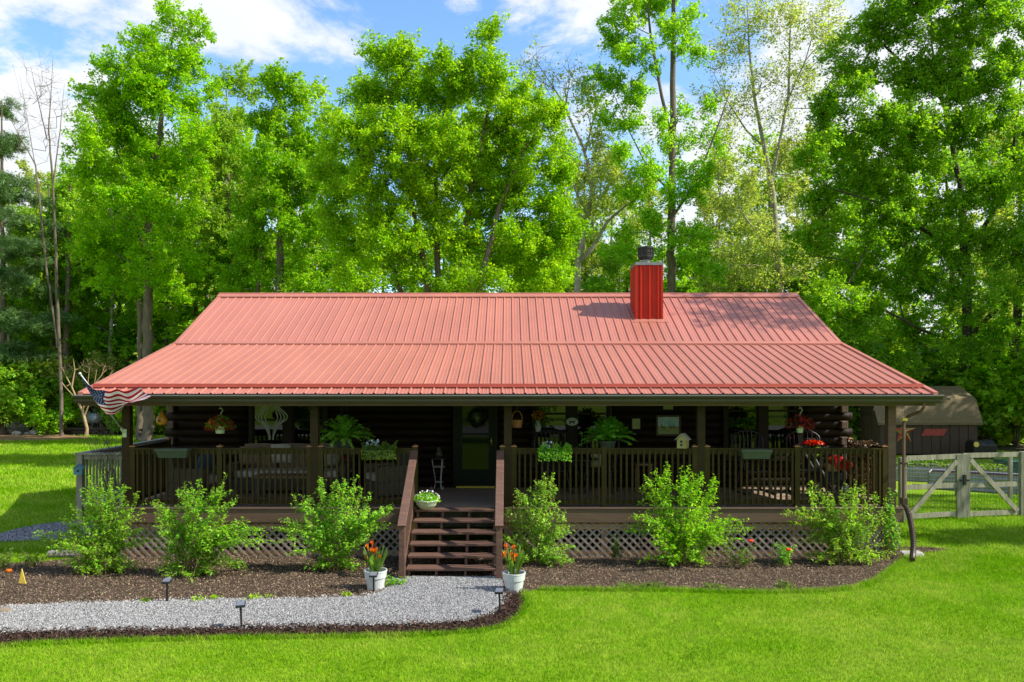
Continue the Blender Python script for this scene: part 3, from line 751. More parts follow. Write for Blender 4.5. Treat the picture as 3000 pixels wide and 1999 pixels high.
# downspout with flexible drain
dx = 6.60; dyy = YP-.02
g = MB(); pts = [(dx+.16,gy+.06,ZE-.15),(dx+.16,gy+.06,ZE-.22),(dx+.14,gy+.12,ZE-.29),(dx+.05,dyy-.02,ZE-.39),(dx,dyy,ZE-.50),(dx,dyy,DZ+.12)]
g.tube(pts, .027, 8); dsp = g.build('downspout', M['brownx'], house)
g = MB(); g.box(dx-.05,dx+.05,dyy-.05,dyy+.05,DZ+.04,DZ+.16); g.build('adapter', M['hose'], dsp, bevel=.01); g = MB(); g.box(dx-.048,dx+.048,dyy-.046,dyy+.04,1.55,1.58); g.build('strap', M['hose'], dsp)
def corrugated(pts, r, step=.007, n=10):
    fine = []
    for i in range(len(pts)-1):
        p, q = Vector(pts[i]), Vector(pts[i+1]); k = max(1, int((q-p).length/step))
        fine += [p.lerp(q, j/k) for j in range(k)]
    fine.append(Vector(pts[-1]))
    mb = MB(); mb.tube(fine, [r*(1.05 if (i//2) % 2 else .94) for i in range(len(fine))], n); return mb
def curve_pts(ctrl, n=10):
    o = []; N = len(ctrl)
    for i in range(N-1):
        p0, p1, p2, p3 = [Vector(ctrl[min(max(i+k-1,0),N-1)]) for k in range(4)]
        for j in range(n):
            t = j/n; o.append(0.5*((2*p1)+(-p0+p2)*t+(2*p0-5*p1+4*p2-p3)*t*t+(-p0+3*p1-3*p2+p3)*t**3))
    o.append(Vector(ctrl[-1])); return o
corrugated(curve_pts([(dx,dyy,DZ+.06),(dx+.05,dyy-.04,DZ-.06),(dx+.075,dyy-.10,.55),(dx+.05,dyy-.22,.28),(dx-.02,dyy-.34,.10),(dx-.07,dyy-.42,.05)]), .046).build('drain_hose', M['hose'], dsp)
# ------------------------------------------------------------------ trees
LK, LS = 2.7, 0.74     # leaf count and leaf size of every crown
def trunk_path(pts, step=0.5):
    o = []
    for i in range(len(pts)-1):
        (p, r0), (q, r1) = pts[i], pts[i+1]; p, q = Vector(p), Vector(q); k = max(1, int((q-p).length/step))
        for j in range(k):
            t = j/k; o.append((p.lerp(q, t), r0+(r1-r0)*t))
    o.append((Vector(pts[-1][0]), pts[-1][1])); return o

def make_tree(name, label, cat, base, trunks, lobes, leafm, barkm, seed, nleaf=90, clump=0.55, L=0.17, Wd=0.10, up=0.3, flat=1.0, group=None,
              tip=0.010, droop=0.0, sub=9, twigs=0, needles=False, pexp=2.4):
    """trunks: lists of (point, radius); lobes: (centre, radii, n clumps, leaf factor)"""
    r = np.random.default_rng(seed)
    pos = []; par = []; kids = []; rad0 = []
    def node(p, pa, rr=0.0):
        pos.append(np.array(p, float)); par.append(pa); rad0.append(rr); return len(pos)-1
    chains = []
    for tr in trunks:
        prev = -1; ch = []
        for p, rr in trunk_path(tr):
            jit = r.normal(size=3)*rr*0.12; jit[2] = 0
            prev = node(np.array(p)+jit, prev, rr); ch.append(prev)
        chains.append(ch)
    ntr = len(pos)
    clumps = []; lf = []
    def connect(c, steps=None, curve=0.15, pen=1.6):
        P = np.array(pos); d = c-P; dist = np.linalg.norm(d, axis=1)
        cost = dist*(1+pen*np.maximum(0, 0.18-d[:,2]/np.maximum(dist,1e-6)))
        pa = int(np.argmin(cost)); a = P[pa]; dd = dist[pa]
        k = steps or max(1, int(dd/0.55)); ch = [pa]
        bend = np.array([0,0,1.0])*dd*curve*r.uniform(-.3,1.0)+r.normal(size=3)*dd*0.06
        prev = pa
        for j in range(1, k+1):
            t = j/k; q = a+(c-a)*t-bend*math.sin(math.pi*t)*(0.6)+r.normal(size=3)*0.03*(t < 1)*min(1, dd)
            prev = node(q, prev); ch.append(prev)
        chains.append(ch); return prev
    tips = []
    for c, rr, n, fac in lobes:
        c = np.array(c, float); rr = np.array(rr, float)
        connect(c-np.array([0,0,rr[2]*.35]))
        u = unit(r.normal(size=(n,3))); q = r.random(n)**(1/2.3)
        pts = c+u*q[:,None]*rr
        order = np.argsort(q)
        for i in order:
            e = connect(pts[i]); tips.append(e); clumps.append(pts[i]); lf.append(fac)
            for _ in range(twigs):
                chains_p = pts[i]+r.normal(size=3)*clump*np.array([1,1,.8])+np.array([0,0,clump*.6])
                k = node(chains_p, e); chains.append([e, k])
    # pipe-model radii
    N = len(pos); acc = np.zeros(N)
    haskid = np.zeros(N, bool)
    for i in range(N):
        if par[i] >= 0: haskid[par[i]] = True
    for i in range(N-1, -1, -1):
        if not haskid[i]: acc[i] = max(acc[i], tip**pexp)
        if par[i] >= 0: acc[par[i]] += acc[i]
    rads = np.maximum(acc**(1/pexp), 0)
    for i in range(ntr): rads[i] = rad0[i]*.8
    root = thing(name, base, label, cat, group)
    mb = MB()
    for k, ch in enumerate(chains):
        pts = [pos[i] for i in ch]; rr = [rads[i] for i in ch]
        if k >= len(trunks) and len(rr) > 1: rr[0] = min(rr[0]*.9, rr[1]*1.25)
        if k < len(trunks): rr[0] *= 1.15
        n = 9 if max(rr) > .09 else (5 if max(rr) > .03 else 3)
        mb.tube(pts, rr, n, cap=False)
    mb.build('trunk', barkm, root, smooth=True)
    if nleaf:
        V = []
        C = np.array(clumps); F = np.array(lf)
        cnt = np.maximum(0, (LK*nleaf*F*(0.5+r.random(len(C)))).astype(int))
        # sprays within each clump give the broken edge of foliage
        idx = np.repeat(np.arange(len(C)), cnt); n = len(idx)
        so = r.normal(size=(len(C), sub, 3)); so[:,:,2] = so[:,:,2]*1.0+(0.0 if needles else .3)
        so = unit(so)*clump*np.array([1,1,flat])*(1.0+.9*r.random((len(C), sub, 1)))
        s = r.integers(0, sub, n); tt = r.random((n,1))**.75*1.05
        P = C[idx]+so[idx, s]*tt+r.normal(size=(n,3))*(.055+clump*0.15*(1.15-tt))
        P[:,2] -= droop*np.abs(r.normal(size=n))
        if needles:
            nr = r.normal(size=(n,3)); V = leaves(P, L, Wd, r, nrm=nr, direction=unit(P-C[idx])*1.0)
        else: V = leaves(P, L*LS, Wd*LS, r, up=up)
        if isinstance(leafm, (list, tuple)):
            mi = (r.random(n) < 0.5).astype(int); np_mesh('crown', V, 4, leafm, root, mi=mi)
        else: np_mesh('crown', V, 4, leafm, root)
    return root

def DL(Y, spec, dens=1.0, seed=0, depth=0.85):
    """lobes measured in the photograph (2353 px wide) at depth Y -> real ellipsoids"""
    r = random.Random(seed); o = []
    for s in spec:
        x, y, rx, ry = s[:4]; fac = s[4] if len(s) > 4 else 1.0
        Yl = Y+r.uniform(-1.2, 1.2)*(s[5] if len(s) > 5 else 1)
        c = D(x, y, Yl); k = 1.275*Yl/FPX; a, b = rx*k, ry*k
        n = max(3, int(2.35*dens*a*b*math.pi*0.9)); o.append((c, (a, max(a,b)*depth, b), n, fac))
    return o
def TR(Y, pts, dY=0):   # trunk through photograph points; first goes down to the ground
    o = []
    for i, (x, y, r_) in enumerate(pts):
        p = D(x, y, Y+dY*i/len(pts)); o.append((p, r_))
    p0 = o[0][0]; return [(Vector((p0.x, p0.y, 0)), o[0][1]*1.15)]+o

# tall poplar left of the roof
make_tree('poplar_tree', 'tallest leafy tree left of the roof, airy bright green crown reaching the top edge', 'tree', (D(345,900,38).x,38,0),
  [TR(38, [(340,700,.27),(345,560,.23),(352,420,.19),(375,250,.13),(392,120,.07),(402,40,.02)]), TR(38.6, [(322,700,.16),(325,560,.12),(300,430,.08),(262,330,.04)])],
  DL(38, [(405,50,50,45),(455,110,40,50),(340,110,60,45),(300,180,90,70),(385,170,80,70),(455,200,50,60,.8),(240,240,70,60),(330,270,90,70),(430,290,60,60,.7),(220,320,60,60),(290,370,90,70),(390,400,80,80),(230,430,60,60,.8),(320,480,90,70),(420,500,60,60,.7),(280,570,80,60),(380,600,80,60),(210,540,50,50,.8),(320,660,100,50)], .95, 1),
  M['leaf'], M['bark'], 101, nleaf=230, clump=.55, L=.16, Wd=.105)
make_tree('ash_tree', 'slim leafy tree with narrow pointed top just right of the tallest left tree', 'tree', (D(530,900,42).x,42,0),
  [TR(42, [(530,700,.2),(528,560,.17),(525,380,.1),(520,200,.03)])],
  DL(42, [(520,195,35,35),(555,205,28,40),(525,270,50,50),(500,340,50,60),(560,350,50,60,.8),(520,430,70,60),(590,440,40,60),(490,520,70,60),(570,540,60,60),(530,620,80,50)], .85, 2),
  M['leafmid'], M['bark'], 102, nleaf=230, clump=.6, L=.17, Wd=.11)
make_tree('elm_tree', 'round topped leafy tree between the slim pointed tree and the large central maple', 'tree', (D(650,900,36).x,36,0),
  [TR(36, [(640,700,.24),(645,560,.2),(652,380,.12),(655,220,.04)]), TR(36.5, [(590,720,.12),(600,560,.1),(615,420,.05)])],
  DL(36, [(650,205,55,45),(690,235,40,40),(615,260,45,45),(650,310,80,60),(720,330,45,60),(600,370,60,60),(670,410,90,70),(740,430,50,60),(620,490,90,70),(710,540,80,70),(600,590,80,60),(690,640,90,50),(560,650,60,40)], 1.05, 3),
  M['leafmid'], M['bark'], 103, nleaf=230, clump=.5, L=.155, Wd=.10)
# broad central maple with several stems
make_tree('maple_tree', 'broad dense maple with several stems rising behind the middle of the roof', 'tree', (D(1030,900,27).x,27,0),
  [TR(27, [(985,690,.14),(975,610,.12),(950,480,.09),(910,330,.05),(890,210,.02)]), TR(27.4, [(1010,690,.15),(1005,600,.13),(1000,430,.09),(1010,260,.03)]),
   TR(27.2, [(1050,690,.17),(1062,580,.14),(1080,450,.1),(1120,260,.06),(1128,100,.02)]), TR(26.8, [(1095,690,.15),(1120,590,.12),(1150,470,.09),(1210,330,.05)]), TR(27.6, [(930,700,.11),(900,600,.09),(850,480,.05)])],
  DL(27, [(1130,95,22,35),(1120,150,45,35),(890,150,60,40),(950,135,50,35),(1010,150,50,35),(1060,165,45,40),(850,215,70,60),(930,230,90,70),(1030,230,90,60),(1120,230,80,60),(1200,240,60,55),(1245,290,50,60),(820,310,70,70),(900,330,90,70),(1000,330,100,70),(1100,330,100,70),(1200,350,90,70),(1275,390,45,60),(790,420,70,70),(870,440,90,70),(970,440,100,70),(1080,440,100,70),(1190,450,90,70),(1280,480,60,60),(800,530,90,70),(900,550,90,60,.8),(1010,550,90,60,.7),(1120,560,90,60,.7),(1230,560,90,60),(850,630,90,50,.8),(960,640,80,45,.6),(1080,640,80,45,.5),(1190,640,90,50,.8),(1290,590,45,60),(1310,520,40,50),(1240,655,80,40)], 2.0, 4),
  [M['leaf'], M['leafmid']], M['bark'], 104, nleaf=250, clump=.38, L=.115, Wd=.075)
# dead tree and conifer at the far left
make_tree('dead_tree', 'bare leafless dead tree with grey forked stems at the far left', 'tree', (D(140,995,41.5).x,41.5,0),
  [TR(41.5, [(141,985,.12),(140,860,.11),(132,700,.095),(128,560,.08),(120,400,.065),(112,300,.045),(118,200,.02),(122,130,.008)]), [(D(134,800,41.5),.09),(D(108,620,41.5),.075),(D(92,480,41.5),.06),(D(82,380,41.5),.045),(D(38,300,41.5),.02),(D(22,270,41.5),.008)],
   [(D(108,320,41.5),.04),(D(85,220,41.5),.025),(D(70,150,41.5),.006)], [(D(122,420,41.5),.045),(D(138,300,41.5),.03),(D(148,190,41.5),.006)], [(D(82,390,41.5),.03),(D(62,270,41.5),.02),(D(45,170,41.5),.006)]],
  DL(41.5, [(95,200,50,60),(60,260,30,60),(130,270,22,70),(40,330,25,40),(105,330,30,50)], 2.1, 5), None, M['bark'], 105, nleaf=0, tip=.0045, twigs=4, clump=.42)
make_tree('pine_tree', 'dark blue green pine at the left edge of the wood', 'tree', (D(6,1000,43).x,43,0),
  [TR(43, [(6,980,.2),(8,700,.17),(4,400,.1),(4,230,.03)])],
  DL(43, [(8,255,30,26),(20,325,26,16),(-15,330,40,25),(15,410,34,18),(-25,420,50,30),(55,455,50,20),(25,500,70,24),(95,520,45,20),(45,570,75,26),(110,590,45,22),(20,640,80,30),(85,660,65,26),(10,730,80,30),(80,740,70,30),(30,810,80,30)], 1.7, 6),
  M['needle'], M['bark'], 106, nleaf=260, clump=.5, L=.26, Wd=.026, flat=.35, needles=True, droop=.08)
make_tree('sycamore_tree', 'pale bare limbed tree between the central maple and the chimney, upper crown leafless', 'tree', (D(1325,900,37).x,37,0),
  [TR(37, [(1325,690,.2),(1328,600,.18),(1350,500,.14),(1362,420,.12),(1340,340,.08),(1290,230,.05),(1225,130,.012)]), [(D(1328,605,37),.12),(D(1362,570,37),.11),(D(1395,510,37),.09),(D(1435,475,37),.06),(D(1490,440,37),.03)],
   [(D(1350,500,37),.10),(D(1320,430,37),.08),(D(1295,370,37),.06),(D(1270,330,37),.03)], [(D(1345,350,37),.06),(D(1370,250,37),.04),(D(1360,170,37),.012)], [(D(1300,250,37),.04),(D(1310,170,37),.02),(D(1300,120,37),.006)]],
  DL(37, [(1230,160,45,60,.12),(1300,200,50,70,.12),(1260,280,50,50,.2),(1350,240,40,60,.3),(1390,340,50,50,.8),(1450,420,50,40,.8),(1380,430,50,50,.7),(1340,520,50,50,.6),(1300,330,50,60,.15),(1265,200,60,70,.1)], 1.7, 7), M['leafpale'], M['barkpale'], 107, nleaf=60, clump=.45, L=.16, Wd=.11, tip=.0055, twigs=4)
make_tree('tulip_tree', 'very tall straight trunked tree with tufted foliage behind the chimney', 'tree', (D(1545,900,36).x,36,0),
  [TR(36, [(1543,690,.24),(1542,560,.23),(1546,400,.2),(1546,200,.16),(1547,60,.13),(1548,-100,.06)]), [(D(1545,330,36),.1),(D(1520,220,36),.09),(D(1495,80,36),.07),(D(1480,-60,36),.03)], [(D(1545,500,36),.09),(D(1600,420,36),.08),(D(1650,290,36),.05),(D(1680,200,36),.015)], [(D(1540,440,36),.06),(D(1490,390,36),.05),(D(1440,290,36),.03),(D(1400,190,36),.01)]],
  DL(36, [(1440,30,50,50),(1500,20,55,50),(1560,60,40,60),(1420,95,45,40),(1470,130,45,40),(1400,170,40,35),(1370,215,28,25),(1440,215,50,32),(1590,110,35,40,.9),(1390,270,40,28),(1460,280,38,26),(1600,250,40,28,.9),(1510,300,40,40,.8),(1560,330,50,35),(1420,340,30,24),(1500,380,55,35),(1590,390,55,35),(1470,440,45,35),(1550,460,55,35),(1630,330,35,30,.8),(1490,520,55,40),(1580,540,50,40),(1450,580,55,40),(1540,610,60,40),(1600,620,50,40),(1480,-50,70,50),(1560,-60,60,50)], 1.25, 8),
  M['leaf'], M['bark'], 108, nleaf=170, clump=.40, L=.155, Wd=.10)
make_tree('pale_sycamore_tree', 'tall pale forked tree with sparse new leaves right of the chimney', 'tree', (D(1790,900,40).x,40,0),
  [TR(40, [(1792,690,.24),(1786,590,.22),(1780,500,.2),(1772,420,.18),(1755,330,.13),(1738,250,.1),(1722,120,.06),(1715,-30,.02)]), [(D(1773,425,40),.12),(D(1790,330,40),.1),(D(1812,220,40),.08),(D(1815,80,40),.05),(D(1825,-40,40),.02)],
   [(D(1758,340,40),.07),(D(1715,300,40),.06),(D(1670,230,40),.04),(D(1640,170,40),.015)], [(D(1785,590,40),.08),(D(1735,530,40),.06),(D(1690,470,40),.04),(D(1650,440,40),.015)], [(D(1787,600,40),.08),(D(1825,540,40),.06),(D(1870,490,40),.03)], [(D(1810,230,40),.05),(D(1850,140,40),.04),(D(1880,40,40),.015)], [(D(1788,640,40),.07),(D(1740,610,40),.05),(D(1680,610,40),.03),(D(1630,640,40),.012)]],
  DL(40, [(1720,60,60,70,.9),(1810,50,60,70,.8),(1890,70,50,80,.9),(1660,130,50,60,.6),(1750,170,60,60,.5),(1850,170,50,70,.7),(1640,220,40,50,.6),(1700,260,50,50,.7),(1800,280,50,50,.5),(1890,230,40,60,.7),(1650,340,45,45,.7),(1720,400,60,50,.7),(1830,380,50,50,.6),(1670,460,60,45,.8),(1850,480,50,45,.8),(1740,500,50,45,.8),(1690,570,60,40,1.2),(1780,570,50,40,1.),(1730,640,70,40,1.4),(1650,650,50,40,1.4),(1850,600,50,50,1.2)], 1.7, 9),
  M['leafpale'], M['barkpale'], 109, nleaf=52, clump=.5, L=.14, Wd=.095, tip=.006, twigs=3)
# big tree on the right, in front of the wood
make_tree('oak_tree', 'largest dark green spreading tree filling the upper right corner behind the shed', 'tree', (D(2225,1060,35.5).x,35.5,0),
  [TR(35.5, [(2228,930,.30),(2222,800,.26),(2218,600,.22),(2205,420,.16),(2170,250,.1),(2140,100,.05),(2130,-60,.02)]), [(D(2222,780,35.5),.15),(D(2300,700,34.5),.12),(D(2353,640,33.5),.1),(D(2420,520,33),.06)], [(D(2218,640,35.5),.13),(D(2140,540,33.5),.10),(D(2030,470,32.5),.07),(D(1900,430,32),.025)],
   [(D(2215,600,35.5),.13),(D(2290,470,34.5),.11),(D(2330,330,33.5),.07),(D(2350,150,33),.03)], [(D(2220,790,35.5),.10),(D(2120,760,33),.07),(D(2010,700,32),.05),(D(1920,650,31.5),.02)]],
  DL(32.5, [(2010,60,80,70),(2100,20,90,80),(2200,60,100,80),(2310,40,100,90),(1960,150,70,60),(2060,160,90,70),(2170,180,100,80),(2290,170,100,80),(1900,250,60,55),(1980,270,80,70),(2090,290,100,70),(2210,300,100,80),(2330,300,90,80),(1890,360,60,55),(1960,390,80,60),(2060,410,90,70),(2180,430,100,70),(2300,430,100,80,.8),(1890,470,65,55),(1990,510,80,60),(2100,540,90,60),(2220,550,90,60,.8),(2330,560,80,70,.8),(1870,570,60,55),(1950,620,80,60),(2060,640,90,60),(2170,660,80,50,.7),(2300,680,90,60,.8),(1900,690,65,50),(1990,730,80,50),(2090,760,80,45,.8),(2200,800,70,40,.6),(2330,790,70,50,.7),(2060,840,60,35,.7),(2150,-60,120,50),(2300,-70,100,50)], 1.25, 10, .7),
  [M['leafmid'], M['leafdark']], M['barkdark'], 110, nleaf=200, clump=.42, L=.145, Wd=.095)
# second stem at the far right and the tree out of frame whose branches shade the roof end and lawn
make_tree('hickory_tree', 'dark trunked tree at the right edge behind the shed', 'tree', (D(2338,1040,37).x,37,0),
  [TR(37, [(2335,930,.3),(2330,800,.26),(2345,650,.2),(2380,450,.12),(2400,250,.05)])],
  DL(36, [(2420,300,90,90),(2380,430,80,70),(2440,500,80,80),(2330,620,70,50,.6),(2400,700,80,60,.7),(2280,840,60,40,.7)], 1.2, 11), M['leafdark'], M['barkdark'], 111, nleaf=140, clump=.42, L=.16, Wd=.10)
make_tree('walnut_tree', 'tree beside the lawn at the right whose shade falls on the grass', 'tree', (19.5,16.6,0),
  [[((19.5,16.6,0),.25),((19.4,16.6,4),.2),((19.2,16.6,9),.14),((18.8,16.6,15),.05)]],
  [((14.9,16.7,12.9),(1.5,1.0,.9),6,.45),((16.8,16.6,14.2),(1.3,1.1,.9),5,.45),((13.4,16.9,12.4),(1.0,.9,.7),4,.4),((22.2,12.6,11.2),(1.9,.8,.7),44,1.8),((24.6,12.3,11.4),(2.0,1.0,.8),48,1.9),((16.4,15.8,13.3),(1.2,.8,.8),5,.5),((24,17,14),(2,2,1.4),14,1)],
  M['leafmid'], M['barkdark'], 112, nleaf=95, clump=.40, L=.16, Wd=.10)

# ------- the wood behind: a few kinds, each repeated
def filler(name, seed, H, Wc, leafm, barkm, nl, dens, slim):
    r = random.Random(seed); lob = []
    for i in range(slim):
        t = (i+.5)/slim; z = H*(.22+.75*t); rad = Wc*(0.55+.55*math.sin(math.pi*min(1, t*.95+.12)))
        for k in range(2):
            a = r.uniform(0, 6.28); d = rad*.5*r.uniform(.2, 1)
            lob.append(((d*math.cos(a), d*math.sin(a), z+r.uniform(-.5,.5)), (rad*.6, rad*.6, H/slim*.6), max(3, int(dens*rad*H/slim)), r.uniform(.6,1.1)))
    wob = [(r.uniform(-.3,.3), r.uniform(-.3,.3)) for _ in range(4)]
    return make_tree(name, 'x', 'tree', (0,0,0), [[((0,0,0),.2),((wob[0][0],wob[0][1],H*.25),.17),((wob[1][0],wob[1][1],H*.55),.12),((wob[2][0],wob[2][1],H*.98),.02)]], lob, leafm, barkm, seed, nleaf=int(nl*1.4), clump=.6, L=.21, Wd=.14)
FK = [filler('forest_tree', 201, 17, 2.5, M['leaf'], M['bark'], 110, .62, 7), filler('forest_tree', 202, 19, 2.3, M['leafmid'], M['barkpale'], 110, .55, 7), filler('forest_tree', 203, 15, 2.8, M['leafmid'], M['bark'], 120, .7, 6), filler('forest_tree', 204, 20, 2.2, M['leafpale'], M['barkpale'], 100, .5, 8)]
kinds = ['bright green', 'slender mid green', 'bushy mid green', 'pale thin crowned']
spots = [ # photograph x (2353 wide), depth, kind, scale, where
 (60,52,2,.85,'far behind the dead tree'),(130,47,1,.82,'just right of the dead tree stems'),(205,50,0,.80,'behind the left lawn under the tallest left tree'),(255,45,1,.80,'with bare lower trunk right of the dead tree'),(300,56,3,.9,'seen low between stems left of the roof'),
 (415,52,2,.9,'behind the left rake of the roof'),(470,47,3,.9,'behind the slim pointed tree'),(560,54,0,.85,'behind the gap left of the round topped tree'),(620,60,3,.85,'far behind the round topped tree'),(735,44,0,1.12,'filling the notch left of the maple'),
 (830,52,1,.8,'behind the left half of the maple'),(960,50,3,.85,'seen through the maple stems'),(1100,56,0,.9,'behind the right half of the maple'),(1200,48,2,.8,'low behind the right edge of the maple'),(1290,55,1,.75,'far behind the pale bare limbed tree'),
 (1400,46,3,.76,'between the pale bare tree and the chimney'),(1455,58,1,.9,'far off left of the chimney'),(1530,52,0,.6,'low behind the chimney'),(1625,48,3,.74,'just right of the straight tall trunk'),(1680,56,0,.86,'low behind the forked pale tree'),(1740,50,1,.6,'low left of the forked pale trunk'),
 (1830,54,3,.8,'right of the forked pale trunk'),(1900,46,2,.75,'behind the right end of the ridge'),(1990,50,1,.85,'behind the left side of the big dark tree'),(2080,42,0,.8,'behind the big dark tree above the shed'),(2180,48,2,.95,'seen through the big dark tree'),(2290,44,3,.8,'behind the right edge trunk'),(2340,50,0,.95,'at the right edge far back'),(20,46,1,.8,'behind the pine at the left edge'),(350,62,0,.95,'far back between left trunks'),
 (1370,52,0,.82,'low left of the pale bare tree fork'),(1425,43,1,.62,'small, just left of the chimney top'),(1500,44,3,.74,'small, behind the chimney cap'),(1590,44,0,.66,'small, right of the chimney top'),(1650,52,3,.92,'thin, between the two tallest pale trunks'),(1715,44,3,.74,'small, left of the forked pale trunk base'),(1765,56,0,.90,'far behind the forked pale trunk'),(1850,44,0,.72,'low right of the forked pale trunk'),(1340,48,3,.84,'thin, behind the pale bare limbs'),(180,60,0,.9,'far back right of the dead tree'),(90,58,3,.95,'far back left of the dead tree'),(500,60,0,.85,'far back above the left end of the ridge')]
spots += [(505,43,2,.70,'young, above the left tip of the ridge'),(575,46,0,.66,'young, above the ridge under the slim pointed tree'),(645,41,2,.66,'young, under the round topped tree'),(720,43,0,.70,'young, between the round topped tree and the maple'),(800,42,2,.72,'young, below the left edge of the maple'),(880,44,1,.66,'young, behind the leftmost maple stem'),(950,45,2,.78,'young, behind the second maple stem'),(1020,42,0,.70,'young, behind the middle maple stems'),(1090,45,2,.72,'young, behind the right maple stems'),(1165,43,0,.66,'young, right of the last maple stem'),(1235,42,2,.66,'young, under the right edge of the maple'),
 (1300,46,1,.64,'young, left of the pale bare trunk'),(1375,42,2,.60,'young, right of the pale bare trunk'),(1445,45,0,.64,'young, just left of the chimney base'),(1560,43,2,.60,'young, just right of the chimney base'),(1620,45,0,.66,'young, right of the straight tall trunk base'),(1695,42,2,.60,'young, left of the forked pale trunk base'),(1760,46,1,.66,'young, behind the forked pale trunk base'),(1835,42,2,.62,'young, above the right tip of the ridge'),(110,50,2,.9,'young, behind the dead tree trunk'),(190,47,0,.85,'young, between dead tree and left trunks'),(280,47,2,.8,'young, left of the roof behind the trunks'),(380,46,2,.78,'young, beside the left roof rake'),(450,44,0,.72,'young, above the upper left roof rake')]
used = set(); rs = random.Random(5); HK = (17, 19, 15, 20)
SKYL = [(0,430),(140,400),(250,250),(450,240),(560,250),(740,225),(800,240),(1180,250),(1320,300),(1480,330),(1640,330),(1800,310),(1900,250),(2353,200)]
def skyline(x):
    for (a, ya), (b, yb) in zip(SKYL, SKYL[1:]):
        if a <= x <= b: return ya+(yb-ya)*(x-a)/(b-a)
    return 300
for x, Y, k, sc, where in spots:
    if not where.startswith(('small', 'low', 'young')): sc = max(sc, D(x, skyline(x)+rs.uniform(-10,90), Y).z/HK[k])
    o = FK[k] if k not in used else copy_tree(FK[k]); used.add(k)
    o.location = (D(x, 900, Y).x, Y, 0); o.rotation_euler = (0, 0, rs.uniform(0, 6.28)); o.scale = (sc*rs.uniform(.95,1.2)*(1.35 if where.startswith('young') else 1),)*2+(sc,)
    tag(o, f'{kinds[k]} forest tree {where}', 'tree', 'trees of the wood behind the cabin')
# trees across the driveway behind the viewer, mirrored in the windows
for i in range(9):
    o = copy_tree(FK[[2,0,1][i % 3]]); o.location = (-28+i*7+rs.uniform(-2,2), -30+rs.uniform(-4,4), 0); o.rotation_euler = (0,0,rs.uniform(0,6)); s_ = rs.uniform(.7,1)
    o.scale = (s_*1.4, s_*1.4, s_*.8)
    tag(o, 'tree across the driveway, mirrored in the cabin windows', 'tree', 'trees across the driveway')

for i, (x, Y, sc) in enumerate([(25.5,24.5,1.0),(28,28.5,1.1),(27,33.5,1.15),(33,37,1.2)]):
    o = copy_tree(FK[[2,0,2,0][i]]); o.location = (x,Y,0); o.rotation_euler = (0,0,i*1.7); o.scale = (sc*1.5,sc*1.5,sc)
    tag(o, 'tree beside the garden beyond the right edge, shading the shed', 'tree', 'trees shading the garden')
# ------- undergrowth at the edge of the wood
def bush(seed, leafm, n=26, nl=150):
    r = random.Random(seed); lob = []
    for i in range(8):
        a = i*.8+r.uniform(-.3,.3); d = r.uniform(.2, 1.0)
        lob.append(((d*math.cos(a), d*math.sin(a), r.uniform(.5, 2.2)), (.8,.8,.55), 5, r.uniform(.6,1.1)))
    return make_tree('understory_bush', 'x', 'bush', (0,0,0), [[((.05*i,.04*i,0),.03),((.2*(i-1),.1*i,1.0),.02),((.35*(i-1),-.15*i,2.0),.008)] for i in range(3)], lob, leafm, M['bark'], seed, nleaf=nl, clump=.34, L=.17, Wd=.12, tip=.005)
BK = [bush(301, M['leaf']), bush(302, M['leafmid']), bush(303, M['leafpale'], nl=90)]
bk = ['bright green', 'dark green', 'pale twiggy']
bspots = [(10,43,1,1.5,'at the left edge of the wood behind the lawn'),(70,44.5,2,1.6,'behind the stones left of the tank'),(115,43.5,0,1.1,'left of the silver tank'),(165,46,1,1.7,'behind the silver tank left side'),(225,47,0,1.3,'behind the silver tank right side'),(275,45,2,1.5,'under the roof corner at the left'),(320,44,0,1.0,'behind the left porch corner trunk'),(365,43.5,0,1.2,'beside the gourd at the lawn edge'),(420,46,1,1.6,'behind the left log ends'),
 (60,50,1,2.6,'tall, deep in the shade left'),(150,52,1,2.8,'tall, behind the dead tree foot'),(250,50,0,2.4,'tall, left of the roof'),(340,48,1,2.2,'above the left rake of the roof'),(430,46,0,2.0,'beside the left rake of the roof'),(500,44,2,2.0,'at the left end of the ridge'),(580,40,0,1.8,'behind the ridge left part'),(660,42,1,2.0,'behind the ridge below the round topped tree'),(760,38,0,1.8,'below the maple left edge'),(860,40,1,1.9,'below the maple left stems'),(940,42,2,2.0,'behind the maple stems'),
 (1060,40,0,1.8,'behind the middle of the ridge'),(1150,41,1,1.9,'below the maple right stems'),(1250,38,0,1.8,'right of the maple stems'),(1340,42,1,2.0,'at the foot of the pale bare tree'),(1410,38,0,1.7,'left of the chimney'),(1580,40,0,1.9,'right of the chimney'),(1660,37,2,1.9,'behind the ridge right of the chimney'),(1720,40,0,1.8,'left of the forked pale trunk foot'),(1830,36,0,1.7,'right of the forked pale trunk foot'),(1890,34,1,1.8,'beside the right rake of the roof'),
 (1960,36,0,1.8,'above the right rake of the roof'),(2030,38,1,1.9,'behind the shed roof left'),(2100,40,0,2.2,'behind the shed roof'),(2190,38,1,1.9,'right of the shed roof'),(2260,36,0,1.5,'right of the shed wall'),(2330,35,1,1.6,'at the right edge by the fence'),(2290,42,0,2.3,'tall, behind the right shed corner'),(2350,40,0,2.2,'tall, at the right edge')]
used = set()
for x, Y, k, sc, where in bspots:
    o = BK[k] if k not in used else copy_tree(BK[k]); used.add(k)
    o.location = (D(x, 900, Y).x, Y, 0); o.rotation_euler = (0, 0, rs.uniform(0, 6.28)); o.scale = (sc*1.15, sc*1.15, sc)
    tag(o, f'{bk[k]} bush {where}', 'bush', 'undergrowth along the edge of the wood')
